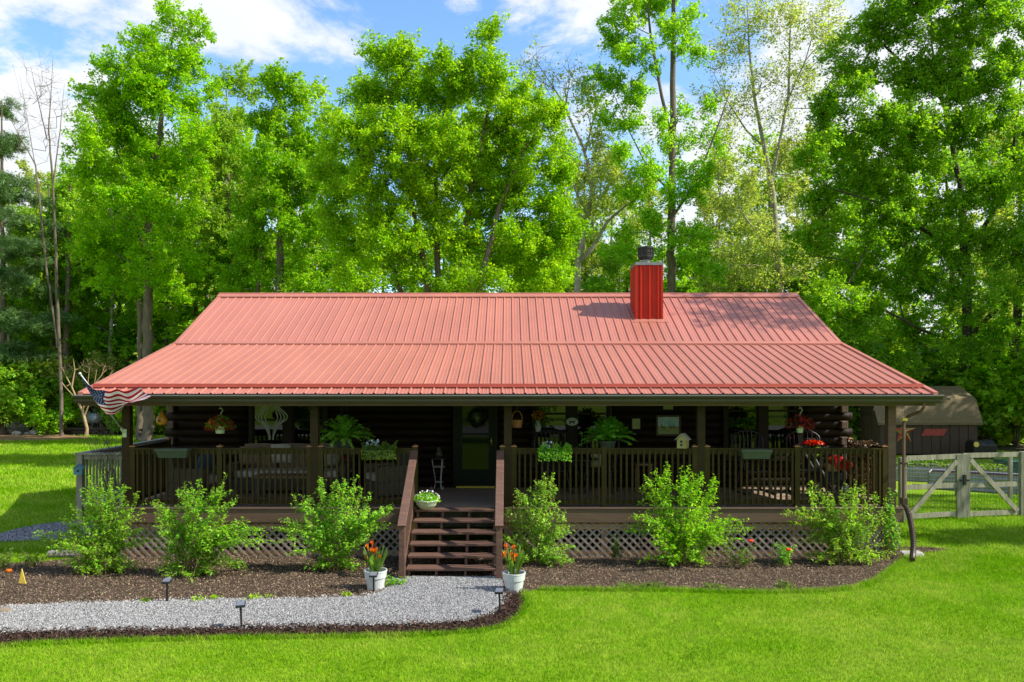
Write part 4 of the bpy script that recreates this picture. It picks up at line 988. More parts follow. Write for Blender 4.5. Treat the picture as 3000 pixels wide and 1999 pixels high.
for i in (0,2,3,6,9,10,12):  # unseen bushes added behind the viewer so panes mirror foliage, not bright lawn
    o = copy_tree(BK[[1,0,1][i % 3]]); o.location = (-15+i*2.5+rs.uniform(-.6,.6), -8.5+rs.uniform(-1.5,1.5), 0); o.rotation_euler = (0,0,rs.uniform(0,6)); s_ = rs.uniform(.9,1.5); o.scale = (s_*1.2,s_*1.2,s_)
    tag(o, 'unseen bush added behind the viewer to darken the window reflections', 'bush', 'bushes added to darken the window reflections')
# plain trunks standing at the edge of the left lawn
for x, Y, rad, lean, lab in [(335,43,.30,0,'thick grey trunk behind the gourd at the left lawn edge'),(185-40,44,.26,.3,'thick trunk left of the silver tank'),(128,46,.17,-.3,'thin dark trunk beside the thick one left of the tank'),(243,46,.2,.2,'dark trunk right of the silver tank')]:
    p = D(x, 990, Y); b = (p.x, Y, 0)
    make_tree('forest_tree', lab, 'tree', b, [[((b[0],Y,0),rad),((b[0]+lean*.3,Y,3),rad*.85),((b[0]+lean,Y,9),rad*.6),((b[0]+lean*1.3,Y,14),rad*.2)]], [((b[0]+lean,Y+.4,11.5),(2.2,2,2.2),20,1),((b[0]+lean-.8,Y,8.5),(1.8,1.6,1.5),12,.8)], M['leafmid'], M['bark'], 400+x, nleaf=120, clump=.5, L=.2, Wd=.14, group='trees of the wood behind the cabin')
# ------------------------------------------------------------------ shrubs and plants of the bed
def stems_plant(name, label, cat, base, stems, leafm, stemm, seed, Ll=0.050, Lw=0.021, gap=0.028, side=True, group=None, r0=0.008, leafjit=0.02, sidefrac=0.55, per=2):
    """stems: list of (tip point, sag); leaves in pairs along every stem and side twig"""
    r = np.random.default_rng(seed); root = thing(name, base, label, cat, group); b = np.array(base, float)
    mb = MB(); LP = []; LD = []
    def run(a, c, sag, rad, depth):
        a = np.array(a); c = np.array(c); n = max(4, int(np.linalg.norm(c-a)/0.12)); pts = []
        wob = r.normal(size=3)*.04*np.linalg.norm(c-a); wob[2] = 0
        for i in range(n+1):
            t = i/n; p = a+(c-a)*t; p = p+wob*math.sin(math.pi*t)
            hz = (c-a)*np.array([1,1,0]); p = p-hz*sag*math.sin(math.pi*t)*.5+np.array([0,0,1])*sag*math.sin(math.pi*t)*.35*np.linalg.norm(hz)
            pts.append(p)
        pts = np.array(pts); mb.tube(pts, [rad*(1-.8*i/n) for i in range(n+1)], 3, cap=False)
        seg = np.linalg.norm(np.diff(pts, axis=0), axis=1); cum = np.concatenate([[0], np.cumsum(seg)])
        s = (0.22 if depth == 0 else .02)*cum[-1]
        while s < cum[-1]:
            i = min(np.searchsorted(cum, s, 'right')-1, n-1); t = (s-cum[i])/max(seg[i], 1e-6); p = pts[i]*(1-t)+pts[i+1]*t
            d = unit(pts[i+1]-pts[i])
            for _ in range(per):
                o = r.normal(size=3); o = unit(o-d*np.dot(o, d)); LP.append(p+o*Ll*.5+r.normal(size=3)*leafjit*.3); LD.append(unit(o*1.0+d*.8+np.array([0,0,.25])))
            s += gap*(0.7+.6*r.random())
        if depth == 0 and side:
            k = int(cum[-1]/.11)
            for _ in range(k):
                t = r.uniform(.25, .97)**.8; i = int(t*n); p = pts[i]; d = unit(pts[min(i+1,n)]-pts[max(i-1,0)])
                o = unit(r.normal(size=3)); o = unit(o-d*np.dot(o, d)*.8+d*.55+np.array([0,0,.2]))
                ln = min(.22, cum[-1]*(1-t)*sidefrac)*r.uniform(.4,1.0)+.06
                run(p, p+o*ln, 0.1, rad*.5, 1)
    for tip_, sag in stems:
        a = b+np.array([r.normal()*.07, r.normal()*.07, 0]); run(a, np.array(tip_), sag, r0*r.uniform(.7,1.3), 0)
    mb.build('stem', stemm, root, smooth=True)
    LP = np.array(LP); LD = np.array(LD); k = len(LP)
    nr = r.normal(size=(k,3))*.6+np.array([0,0,1])
    np_mesh('foliage', leaves(LP, Ll, Lw, r, nrm=nr, direction=LD), 4, leafm, root)
    return root
def shrub(label, bx, by, tips, leafm, seed, n=46, **k):
    """tips: photograph outline points; the stems fan between them and the base in depth too"""
    gx, gy_ = G(bx, by); r = random.Random(seed); st = []
    for x, y, sp in tips:
        for j in range(4 if sp >= .3 else 2):
            Y = gy_+r.uniform(-.4,.3)*(1 if j else .3)
            p = D(x+r.uniform(-22,22)*(j > 0), y+r.uniform(0,34)*(j > 0), Y); st.append(((p.x, Y, max(.10, p.z)), sp))
    m = len(st)
    while len(st) < n+m:
        (p, sp) = st[r.randrange(m)]; f = r.uniform(.35, .85)
        x = gx+(p[0]-gx)*f+r.uniform(-.12,.12); st.append(((x, gy_+(p[1]-gy_)*f+r.uniform(-.45,.32), max(.06, p[2]*f*r.uniform(.55,1.0))), sp+.12))
    return stems_plant('shrub', label, 'shrub', (gx, gy_, 0), st, leafm, M['stem'], seed, group='shrubs along the porch', **k)
shrub('leafy shrub at the left porch corner with one long branch reaching left', 232, 1318, [(85,1222,.5),(120,1240,.5),(160,1160,.3),(185,1120,.2),(205,1095,.1),(232,1090,.1),(255,1098,.1),(285,1110,.1),(318,1130,.2),(300,1170,.3),(340,1210,.4),(135,1290,.4),(185,1310,.4),(330,1300,.4),(290,1325,.3)], M['shrubleaf'], 501, n=15)
shrub('leafy shrub with one tall upright shoot below the empty planter on the left', 440, 1322, [(350,1150,.4),(372,1165,.3),(410,1120,.2),(438,1105,.1),(465,1100,.1),(488,1120,.1),(520,1088,.0),(545,1140,.2),(555,1200,.4),(590,1225,.5),(350,1260,.5),(370,1320,.4),(560,1290,.4),(480,1335,.3),(610,1215,.5)], M['shrubleaf'], 502, n=15)
shrub('wide leafy shrub just left of the stairs', 770, 1312, [(618,1215,.5),(640,1195,.5),(690,1135,.3),(700,1165,.4),(735,1095,.1),(765,1108,.1),(790,1098,.1),(820,1092,.0),(832,1120,.1),(850,1160,.2),(880,1180,.3),(905,1160,.3),(870,1210,.4),(690,1250,.5),(715,1300,.4),(830,1300,.3)], M['shrubleaf'], 503, n=15)
shrub('narrow leafy shrub with a tall shoot just right of the stairs', 1230, 1298, [(1165,1165,.2),(1185,1120,.1),(1200,1130,.1),(1230,1100,.1),(1252,1085,.0),(1268,1100,.0),(1285,1150,.2),(1300,1190,.3),(1150,1220,.3),(1170,1270,.3),(1310,1250,.3),(1320,1290,.3)], M['shrubleaf'], 504, n=15)
shrub('tallest shrub, standing right of centre under the rail birdhouse', 1565, 1300, [(1445,1188,.5),(1468,1180,.5),(1480,1090,.2),(1505,1075,.1),(1535,1058,.0),(1565,1068,.0),(1590,1085,.1),(1615,1085,.1),(1642,1090,.0),(1650,1115,.1),(1668,1200,.4),(1690,1225,.5),(1720,1195,.5),(1500,1230,.4),(1480,1295,.4),(1640,1270,.4),(1530,1310,.3)], M['shrubleaf'], 505, n=15)
shrub('yellowish looser shrub at the right end of the porch', 1945, 1297, [(1800,1175,.6),(1830,1165,.5),(1862,1105,.1),(1885,1125,.1),(1905,1130,.1),(1940,1108,.1),(1965,1100,.0),(1985,1110,.0),(2010,1130,.1),(2030,1170,.2),(1850,1220,.4),(1850,1285,.4),(1880,1305,.3),(2000,1300,.3),(2030,1250,.3)], M['shrubyellow'], 506, n=15, sidefrac=.35)
def small(label, bx, by, h, w, leafm, seed, n=14, name='garden_plant', cat='plant', group='small plants in the mulch bed', Ll=.05, Lw=.022):
    gx, gy_ = G(bx, by); r = random.Random(seed); st = []
    for i in range(n):
        a = r.uniform(0, 6.28); d = w*r.uniform(.1,1)
        st.append(((gx+d*math.cos(a), gy_+d*math.sin(a)*.7, h*r.uniform(.4,1)), .3))
    return stems_plant(name, label, cat, (gx, gy_, 0), st, leafm, M['stem'], seed, Ll=Ll, Lw=Lw, gap=.03, side=False, group=group, r0=.004)
small('small upright leafy plant in front of the lattice left of the tallest shrub', 1412, 1290, .50, .18, M['herb'], 511)
pp = small('low bushy plant with one red poppy right of the tallest shrub', 1700, 1306, .42, .36, M['herb'], 512, n=15)
q = small('low dark leafy plant with one red bloom left of the yellowish shrub', 1803, 1303, .40, .28, M['fern'], 513, n=20)
small('low leafy weeds at the left lawn corner of the mulch bed', 75, 1302, .28, .45, M['herb'], 514, n=15)
small('weeds at the far left edge of the bed by the orange bloom', 8, 1312, .34, .20, M['herb'], 515, n=16)
small('small weed tuft behind the left white pot', 905, 1348, .16, .22, M['shrubleaf'], 516, n=16)
for i, (x, y) in enumerate([(458,1383),(492,1379),(340,1386),(585,1377),(615,1376),(800,1372)]):
    small(['bright weed tuft at the path edge by the solar light','yellow green weed tuft, second right of the solar light','tiny weed right at the path edge left of the solar light','tiny weed at the path edge below the second shrub','smallest weed at the path edge below the second shrub','weed tuft at the path edge near the left pot'][i], x, y, .07, .10, M['shrubyellow'], 520+i, n=9, group='weeds at the edge of the gravel path', Ll=.03)
for i, (x, y, h, w_) in enumerate([(1440,1354,.08,.32),(1500,1353,.07,.3),(1805,1353,.12,.15),(1640,1352,.06,.25)]):
    small(['low weeds at the lawn edge of the bed right of the pot','low weeds at the lawn edge below the tallest shrub','little tuft at the lawn edge below the poppy plant','thin weeds at the bed edge below the tallest shrub'][i], x, y, h, w_, M['herb'], 530+i, n=18, group='weeds at the lawn edge of the bed', Ll=.035)
def poppy(parent, c, r, m=None):
    mb = MB()
    for k in range(5):
        a = k*1.257; mb.ball((c[0]+r*.5*math.cos(a), c[1]+r*.5*math.sin(a), c[2]), r*.62, r*.62, r*.5, 8, 5)
    mb.build('flower', m or M['red'], parent, smooth=True)
    st = MB(); b = origin_of(parent); st.tube([(b.x, b.y, 0), ((b.x+c[0])/2+.01, (b.y+c[1])/2, c[2]*.6), (c[0], c[1], c[2])], .004, 4); st.build('flower_stem', M['herb'], parent)
p = D(1725,1243,12.6); poppy(pp, p, .042, mat('poppy_red', (.75,.035,.012), .5))
p = D(1812,1263,12.5); poppy(q, p, .040, MATS['poppy_red'])
# vine climbing at the right corner post
vx = 6.36; st = [((vx+random.uniform(-.10,.12), YP-.12+random.uniform(-.04,.04), .25+i*.055), .05) for i in range(18)]
stems_plant('climbing_vine', 'slim green vine climbing the lattice below the right corner post', 'vine', (vx, YP-.16, 0), st, M['fern'], M['stem'], 541, Ll=.045, Lw=.032, gap=.03, side=False, r0=.004)
# bare twiggy shrub at the left corner
r = random.Random(9); bx, byy = -7.15, 14.6; st = []
for i in range(16):
    p = D(r.uniform(195,300), r.uniform(925,1080), byy+r.uniform(-.3,.4)); st.append(((p.x, p.y, p.z), r.uniform(.0,.35)))
tb = MB(); root = thing('bare_shrub', (bx, byy, 0), 'leafless twiggy shrub beside the left corner post', 'shrub')
for (tp, sg) in st:
    a = Vector((bx+r.uniform(-.15,.15), byy, 0)); c = Vector(tp); mid = a.lerp(c, .5)+Vector((r.uniform(-.1,.1), 0, .12))
    tb.tube([a, mid, c], [.008, .005, .002], 4)
    for k in range(5):
        t = r.uniform(.35,.95); p0 = a.lerp(mid, t*2) if t < .5 else mid.lerp(c, t*2-1); tb.tube([p0, p0+Vector((r.uniform(-.25,.25), r.uniform(-.15,.15), r.uniform(.1,.4)))], [.004,.002], 3)
tb.build('stem', M['bark'], root)
# pollarded pale tree at the wood edge, seen over the gutter end
Yc = 41.5
make_tree('pollarded_tree', 'bare yellowish pruned tree standing at the lawn edge behind the flag', 'tree', (D(200,990,Yc).x, Yc, 0),
  [TR(Yc, [(200,985,.10),(190,945,.09),(176,915,.06),(165,890,.05),(152,865,.03),(135,830,.018)])]+[[(D(a,b,Yc),.05),(D(c,d,Yc),.035),(D(e,f,Yc),.02)] for a,b,c,d,e,f in ((190,945,200,900,205,850),(195,955,215,900,222,850),(178,918,150,890,130,862),(205,900,235,860,240,840),(165,890,172,850,168,825),(190,940,232,890,262,850))],
  DL(Yc, [(150,850,22,16,.0),(205,840,25,14,.0),(245,845,25,12,0),(175,860,18,14,0)], 14, 14), None, mat('yellow_bark', (.36,.26,.13), .85, var=.25, vs=8), 151, nleaf=0, tip=.007, twigs=2, clump=.16)

# ------------------------------------------------------------------ pots, lights, small things on the ground
def calla_pot(label, bx, by, lab_seed):
    x, y = G(bx, by); root = thing('flower_pot', (x, y, 0), label, 'flower pot', 'white pots flanking the stairs'); r = random.Random(lab_seed)
    g = MB(); g.lathe((x,y,0), [(0,0),(.108,0),(.115,.01),(.140,.17),(.142,.172),(.152,.172),(.160,.255),(.165,.258),(.165,.275),(.150,.275),(.145,.225),(0,.225)], 28); g.build('pot', M['white'], root, smooth=False)
    g = MB(); g.lathe((x,y,.226), [(.145,0),(.08,.012),(0,.016)], 18); g.build('soil', M['soil'], root)
    V = []; rr = np.random.default_rng(lab_seed); sm = MB(); fl = MB()
    for i in range(24):
        a = r.uniform(0,6.28); tilt = r.uniform(.05,.42); h = r.uniform(.22,.40); b = Vector((x+.05*math.cos(a), y+.05*math.sin(a), .23)); d = Vector((math.cos(a)*tilt, math.sin(a)*tilt, 1)).normalized()
        t = b+d*h; s = Vector((-math.sin(a), math.cos(a), 0)).lerp(Vector((1,0,0)), .5).normalized()*.017
        m1 = b+d*h*.55; V += [tuple(b-s*.25), tuple(b+s*.25), tuple(m1+s), tuple(m1-s)]; V += [tuple(m1-s), tuple(m1+s), tuple(t+s*.05+Vector((.02*math.cos(a),.02*math.sin(a),0))), tuple(t-s*.05)]
    np_mesh('leaf_blades', np.array(V), 4, M['herb'], root)
    for i in range(8):
        a = r.uniform(0,6.28); b = Vector((x,y,.23)); t = b+Vector((r.uniform(-.13,.09), r.uniform(-.06,.06), r.uniform(.16,.36))); sm.tube([b, b.lerp(t,.6)+Vector((0,0,.02)), t], .005, 5)
        d = Vector((r.uniform(-.6,.6), r.uniform(-.6,-.1), 1)).normalized(); u = d.orthogonal().normalized(); w = d.cross(u)
        rings = [(0,.005,0),(.03,.009,0),(.055,.016,0),(.066,.026,.014)]; base = len(fl.v)
        vs = []; fs = []; n = 9
        for (hh, rad, fl_) in rings:
            for k in range(n):
                an = 2*math.pi*k/n; lift = fl_*(1+math.cos(an))*.9; vs.append(t+d*(hh+lift)+(u*math.cos(an)+w*math.sin(an))*rad)
        for q_ in range(3):
            for k in range(n): fs.append((q_*n+k, q_*n+(k+1) % n, (q_+1)*n+(k+1) % n, (q_+1)*n+k))
        fl.add(vs, fs)
    sm.build('stem', M['herb'], root); fl.build('flower', M['orange'], root, smooth=True)
    return root
calla_pot('white flower pot with orange calla lilies at the left foot of the stairs', 863, 1354, 3)
calla_pot('white flower pot with orange calla lilies at the right foot of the stairs', 1181, 1360, 8)
sol = mat('solar_panel', (0.16,0.17,0.20), .25, spec=.6)
def solar(bx, by, h, label, first=[None]):
    x, y = G(bx, by)
    if first[0] is None:
        root = thing('solar_light', (x,y,0), label, 'garden light', 'solar stake lights beside the path')
        g = MB(); g.box(x-.011,x+.011,y-.011,y+.011,0,.27); g.build('stake', M['black'], root)
        g = MB(); g.prism([(y-.062,.268),(y+.062,.29),(y+.062,.322),(y-.062,.292)], 'x', x-.055, x+.055); g.build('lamp_head', M['black'], root, bevel=.006)
        g = MB(); g.add([(x-.047,y-.054,.2985),(x+.047,y-.054,.2985),(x+.047,y+.054,.3245),(x-.047,y+.054,.3245)], [(0,1,2,3)]); g.build('solar_panel', sol, root)
        first[0] = root; return root
    o = copy_tree(first[0]); o.location = (x,y,0); o['label'] = label; o.rotation_euler = (random.uniform(-.05,.05), random.uniform(-.05,.05), random.uniform(-.35,.35)); o.scale = (1,1,h); return o
solar(384, 1386, 1, 'solar stake light in the mulch left of the second shrub')
solar(555, 1446, 1, 'solar stake light at the front edge of the gravel path')
solar(859, 1364, .9, 'solar stake light standing in front of the left white pot')
solar(1149, 1413, 1, 'solar stake light at the curve of the path below the right pot')
# marker flag, orange bloom, splash stone, loose drain pipe
x, y = G(52, 1345); root = thing('marker_flag', (x,y,0), 'small yellow triangular marker flag at the left end of the bed', 'flag')
g = MB(); g.prism([(x-.055,.03),(x+.05,.02),(x-.01,.24)], 'y', y-.006, y+.006); g.build('pennant', M['yellow'], root)
g = MB(); g.tube([(x+.045,y+.01,0),(x-.01,y+.01,.26)], .004, 5); g.build('wire_stake', M['black'], root)
x, y = G(20, 1330); root = thing('poppy_flower', (x,y,0), 'single orange bloom low at the left end of the bed', 'flower'); poppy(root, (x,y,.12), .045, M['orange'])
x, y = G(2072, 1277); g = MB(); g.add([(x-.05,y-.16,0),(x+.34,y-.10,0),(x+.36,y+.12,0),(x-.02,y+.10,0),(x-.04,y-.14,.07),(x+.32,y-.08,.07),(x+.34,y+.11,.07),(x-.01,y+.09,.07)], [(4,5,6,7),(0,1,5,4),(1,2,6,5),(2,3,7,6),(3,0,4,7)])
tag(g.build('splash_stone', M['stone'], bevel=.015, loc=(x,y,0)), 'flat pale stone on the grass at the foot of the drain hose', 'stone')
a = Vector((*G(112,1284), .075)); b = Vector((*G(175,1283), .075)); c2 = Vector((*G(250,1268), .08))
tag(corrugated([a, b, c2], .062, .02).build('drain_pipe', M['hosegrey'], loc=a), 'grey corrugated drain pipe lying on the grass behind the left shrub', 'pipe')
x, y = G(672, 1441); g = MB(); g.ball((x,y,.02), .05,.04,.03,9,6); tag(g.build('dark_stone', M['black'], smooth=True, loc=(x,y,0)), 'single dark stone at the front edge of the gravel path', 'stone')
x, y = G(6, 1408); g = MB(); g.ball((x,y,.02), .13,.06,.045,10,6); tag(g.build('brown_stone', M['tan'], smooth=True, loc=(x,y,0)), 'flat brown stone on the gravel at the left edge', 'stone')

# ------------------------------------------------------------------ things on and hanging from the porch
def fern(label, px, py_top, py_bot, Y, seed):
    c = O(px, (py_top*.55+py_bot*.45), Y); root = thing('hanging_fern', (c.x, Y, c.z-.30), label, 'hanging plant', 'hanging ferns'); r = np.random.default_rng(seed)
    pz = O(px, py_bot, Y).z; g = MB(); g.lathe((c.x,Y,pz), [(0,0),(.10,0),(.14,.15),(.15,.155),(.15,.18),(.13,.18),(0,.15)], 20); g.build('pot', M['greenplastic'], root, smooth=False)
    g = MB(); top = ZE+.1
    for k in range(3):
        a = k*2.1; g.tube([(c.x+.14*math.cos(a),Y+.14*math.sin(a),pz+.17),(c.x,Y,top)], .004, 4)
    g.build('hanger', M['black'], root)
    V = []; P = []; Dr = []; N = []
    for i in range(90):
        a = r.random()*6.28; el = r.uniform(.35,1.45); L = r.uniform(.42,.66)
        d = np.array([math.cos(a)*math.cos(el), math.sin(a)*math.cos(el), math.sin(el)]); p0 = np.array([c.x,Y,pz+.17])
        for s in np.linspace(.12, 1, 22):
            p = p0+d*L*s*1.05+np.array([0,0,-1])*(L*s)**2*(1.05-.35*el); tg = unit(d-np.array([0,0,1])*2.2*L*s*.8)
            side = unit(np.cross(tg, [0,0,1.0])+1e-6)
            for sg in (-1,1): P.append(p+side*sg*.026*(1.25-s)); Dr.append(side*sg+tg*.5); N.append(np.cross(tg, side)*1.0)
    P = np.array(P); np_mesh('fronds', leaves(P, .075, .024, r, nrm=np.array(N)+r.normal(size=P.shape)*.3, direction=np.array(Dr)), 4, M['fern'], root)
fern('lush hanging fern left of the front door', 1006, 1200, 1317, 13.95, 601)
fern('lush hanging fern right of the oval sign', 1780, 1205, 1322, 13.95, 602)
def basket(label, px, y_pot_top, y_pot_bot, w, Y, ytop, seed):
    c = O(px, y_pot_bot, Y); zt_ = O(px, y_pot_top, Y).z; rw = w/2*Y/FPX; h = zt_-c.z
    root = thing('hanging_basket', (c.x,Y,c.z), label, 'hanging basket', 'hanging flower baskets'); r = np.random.default_rng(seed)
    g = MB(); g.lathe((c.x,Y,c.z), [(0,0),(rw*.72,0),(rw,h*.9),(rw*1.05,h*.92),(rw*1.05,h),(rw*.9,h),(0,h*.9)], 20); g.build('pot', M['cream'], root)
    g = MB(); tz = O(px, ytop, Y).z
    for k in range(4):
        a = k*1.57+.4; g.tube([(c.x+rw*math.cos(a),Y+rw*math.sin(a),zt_),(c.x,Y,tz)], .0045, 5)
    g.tube([(c.x,Y,tz),(c.x+.02,Y,tz+.05),(c.x+.045,Y,tz+.09),(c.x+.02,Y,tz+.13),(c.x-.02,Y,tz+.12)], .010, 6); g.tube([(c.x,Y,tz+.12),(c.x,Y,ZE+.1)], .003, 4)
    g.build('hanger', M['iron'], root)
    n = 520; u = unit(r.normal(size=(n,3))); P = np.array([c.x,Y,zt_+.05])+u*np.array([.27,.22,.12])*(r.random((n,1))**.5)-np.array([0,0,.09])*(np.abs(u[:,:1]))**2
    np_mesh('foliage', leaves(P, .05, .03, r), 4, M['dead'] if seed == 701 else M['leafdark'], root)
    n = 300; u = unit(r.normal(size=(n,3))); P = np.array([c.x,Y-.02,zt_+.05])+u*np.array([.27,.22,.13])*(r.random((n,1))**.35)-np.array([0,0,.09])*(np.abs(u[:,:1]))**2
    np_mesh('flowers', leaves(P, .045, .04, r), 4, M['redpetal'], root)
basket('hanging basket of small red flowers at the left end of the porch', 645, 1246, 1270, 33, 13.9, 1218, 700)
basket('hanging basket of dark red flowers at the right end of the porch', 2343, 1243, 1268, 23, 13.9, 1217, 701)
# dark trailing flowers of the right basket are a dried plant on the wall side
def planter(label, x0, x1, ytop, ybot, plant, seed):
    Y = YP-.10; a = O(x0, ybot, Y); b = O(x1, ytop, Y); root = thing('planter_box', ((a.x+b.x)/2, Y, a.z), label, 'planter box', 'planter boxes hung on the porch rail')
    g = MB(); x_0, x_1, z0, z1 = a.x, b.x, a.z, b.z; y0, y1 = Y-.09, Y+.08; i = .03
    g.add([(x_0+i,y0+i,z0),(x_1-i,y0+i,z0),(x_1-i,y1-i,z0),(x_0+i,y1-i,z0),(x_0,y0,z1-.03),(x_1,y0,z1-.03),(x_1,y1,z1-.03),(x_0,y1,z1-.03)], [(3,2,1,0),(0,1,5,4),(1,2,6,5),(2,3,7,6),(3,0,4,7)])
    for (p, q, s, t_) in ((x_0-.012,x_1+.012,y0-.012,y0+.012),(x_0-.012,x_1+.012,y1-.012,y1+.012),(x_0-.012,x_0+.012,y0+.012,y1-.012),(x_1-.012,x_1+.012,y0+.012,y1-.012)): g.box(p,q,s,t_,z1-.032,z1)
    g.build('box', M['greenplastic'], root)
    g = MB(); g.box(x_0+.015,x_1-.015,y0+.015,y1-.015,z1-.06,z1-.045); g.build('soil', M['soil'], root)
    if plant:
        r = np.random.default_rng(seed); n = 1500; t = r.random((n,3)); P = np.column_stack([x_0-.06+(x_1-x_0+.12)*t[:,0], y0-.06+.26*t[:,1], z1-.03+.17*t[:,2]*(.5+.5*np.sin(t[:,0]*9+seed)**2)])
        tr = r.random(n) < .3; P[tr,2] = z1-r.random(tr.sum())*.15; P[tr,1] = y0-.03-r.random(tr.sum())*.04
        np_mesh('foliage', leaves(P, .045, .014, r, up=.2), 4, M['herb'] if plant == 1 else M['fern'], root)
        k = 60; P = np.column_stack([x_0+(x_1-x_0)*r.random(k)*.45, y0+.17*r.random(k), z1+.06+.10*r.random(k)]); np_mesh('flowers', leaves(P, .03, .028, r), 4, mat('pale_petals', (.55,.62,.68), .6), root)
planter('empty green planter box on the rail at the left end of the porch', 462, 554, 1315, 1341, 0, 1)
planter('green planter box with trailing herbs just left of the stairs', 1074, 1152, 1318, 1343, 1, 2)
planter('green planter box with bushy herbs between the stairs and the right fern', 1587, 1663, 1322, 1345, 2, 3)
planter('empty green planter box on the rail below the right windows', 2170, 2256, 1317, 1344, 0, 4)
# wicker basket on a post
c = O(1515, 1253, 13.75); root = thing('wicker_basket', (c.x,13.75,c.z), 'brown wicker basket with hoop handle hanging beside the post right of the door', 'basket')
g = MB(); g.lathe((c.x,13.75,c.z), [(0,0),(.075,.0),(.095,.13),(.088,.13),(.07,.02)], 18); g.build('bowl', M['wicker'], root)
g = MB(); g.tube([(c.x+.09*math.cos(a),13.75,c.z+.125+.16*math.sin(a)) for a in [i*math.pi/12 for i in range(13)]], .008, 6); g.tube([(c.x,13.75,c.z+.28),(c.x,13.75,ZE+.05)], .003, 4); g.build('handle', M['wicker'], root, smooth=True)
# gourd birdhouse
c = O(474, 1247, 13.6); root = thing('gourd_birdhouse', (c.x,13.6,c.z), 'orange and brown gourd birdhouse hanging at the left end of the porch', 'birdhouse')
gm_ = mat('gourd_skin', (0.42,0.15,0.02), .4, col2=(0.55,0.30,0.03), vs=9, bump=.1)
g = MB(); g.lathe((c.x,13.6,c.z), [(0,0),(.05,.008),(.083,.04),(.094,.08),(.088,.115),(.065,.155),(.04,.19),(.022,.225),(.012,.245),(0,.25)], 20); g.build('gourd', gm_, root, smooth=True)
g = MB(); g.tube([(c.x,13.51,c.z+.085),(c.x,13.502,c.z+.085)], .022, 12); g.build('entry_hole', M['black'], root)
g = MB(); g.tube([(c.x,13.6,c.z+.245),(c.x,13.6,ZE+.15)], .003, 4); g.build('cord', M['black'], root)
# wall pictures, signs
def framed(name, label, cat, x0, x1, y0, y1, fr, cols, m2, Y=YW-.012, fw=.03):
    a = O(x0, y1, Y); b = O(x1, y0, Y); root = thing(name, ((a.x+b.x)/2, Y, a.z), label, cat)
    g = MB()
    for (p,q,s,t_) in ((a.x-fw,b.x+fw,b.z,b.z+fw),(a.x-fw,b.x+fw,a.z-fw,a.z),(a.x-fw,a.x,a.z,b.z),(b.x,b.x+fw,a.z,b.z)): g.box(p,q,Y-.02,Y+.02,s,t_)
    g.build('frame', fr, root)
    g = MB(); g.box(a.x,b.x,Y-.005,Y+.015,a.z,b.z); g.build('picture', m2, root); return root, a, b
lands = mat('landscape_print', (0.30,0.36,0.10), .5, col2=(0.42,0.45,0.22), vs=14)
skyp = mat('print_sky', (0.16,0.42,0.48), .5, col2=(0.50,0.62,0.62), vs=8); fieldp = mat('print_field', (0.33,0.36,0.14), .6, col2=(0.20,0.26,0.08), vs=20); deerp = mat('print_deer', (0.10,0.08,0.04), .6)
framed('framed_picture', 'small greenish framed picture left of the deer painting', 'picture', 1852, 1875, 1227, 1257, M['dark'], 0, lands, fw=.02)
framed('framed_picture', 'small framed picture above the deer painting', 'picture', 1943, 1972, 1180, 1200, M['dark'], 0, lands, fw=.02)
root, a, b = framed('deer_painting', 'large framed painting of deer in a field under blue sky', 'painting', 1927, 1989, 1222, 1272, mat('red_wood', (.06,.025,.015), .5), 0, skyp, fw=.035)
hz_ = a.z+(b.z-a.z)*.45; g = MB(); g.box(a.x,b.x,YW-.0205,YW-.0175,a.z,hz_); g.build('painted_field', fieldp, root)
g = MB()
for dxx, s in ((.26,1),(.62,.8),(.8,.7)):
    x = a.x+(b.x-a.x)*dxx; z = hz_-.03; yq = YW-.024
    g.box(x-.035*s,x+.035*s,yq,yq+.003,z,z+.03*s); g.box(x-.03*s,x-.022*s,yq,yq+.003,z-.05*s,z); g.box(x+.02*s,x+.028*s,yq,yq+.003,z-.05*s,z); g.box(x-.045*s,x-.028*s,yq,yq+.003,z+.02*s,z+.07*s); g.box(x-.06*s,x-.056*s,yq,yq+.003,z+.06*s,z+.11*s); g.box(x-.03*s,x-.026*s,yq,yq+.003,z+.06*s,z+.11*s)
g.build('painted_deer', deerp, root)
c = O(1676, 1236, YW-.05); root = thing('oval_sign', (c.x,YW-.05,c.z), 'white oval sign with a black bear hanging between the two middle windows', 'sign')
g = MB(); n = 28; g.prism([(c.x+.118*math.cos(i*2*math.pi/n), c.z+.078*math.sin(i*2*math.pi/n)) for i in range(n)], 'y', YW-.06, YW-.045); g.build('plate', mat('sign_white', (.52,.54,.48), .6, var=.1, vs=9), root)
g = MB(); yq = YW-.064; g.prism([(c.x-.06,c.z-.02),(c.x-.05,c.z+.012),(c.x-.02,c.z+.02),(c.x+.02,c.z+.016),(c.x+.045,c.z+.022),(c.x+.065,c.z+.008),(c.x+.06,c.z-.002),(c.x+.045,c.z-.004),(c.x+.04,c.z-.04),(c.x+.022,c.z-.04),(c.x+.018,c.z-.015),(c.x-.025,c.z-.018),(c.x-.03,c.z-.04),(c.x-.05,c.z-.04)], 'y', yq, yq+.003)
for i in range(9):
    an = R(150-i*15); g.cbox((c.x+.092*math.cos(an), yq+.0015, c.z+.056*math.sin(an)), .010, .003, .016)
g.build('bear_emblem', M['black'], root)
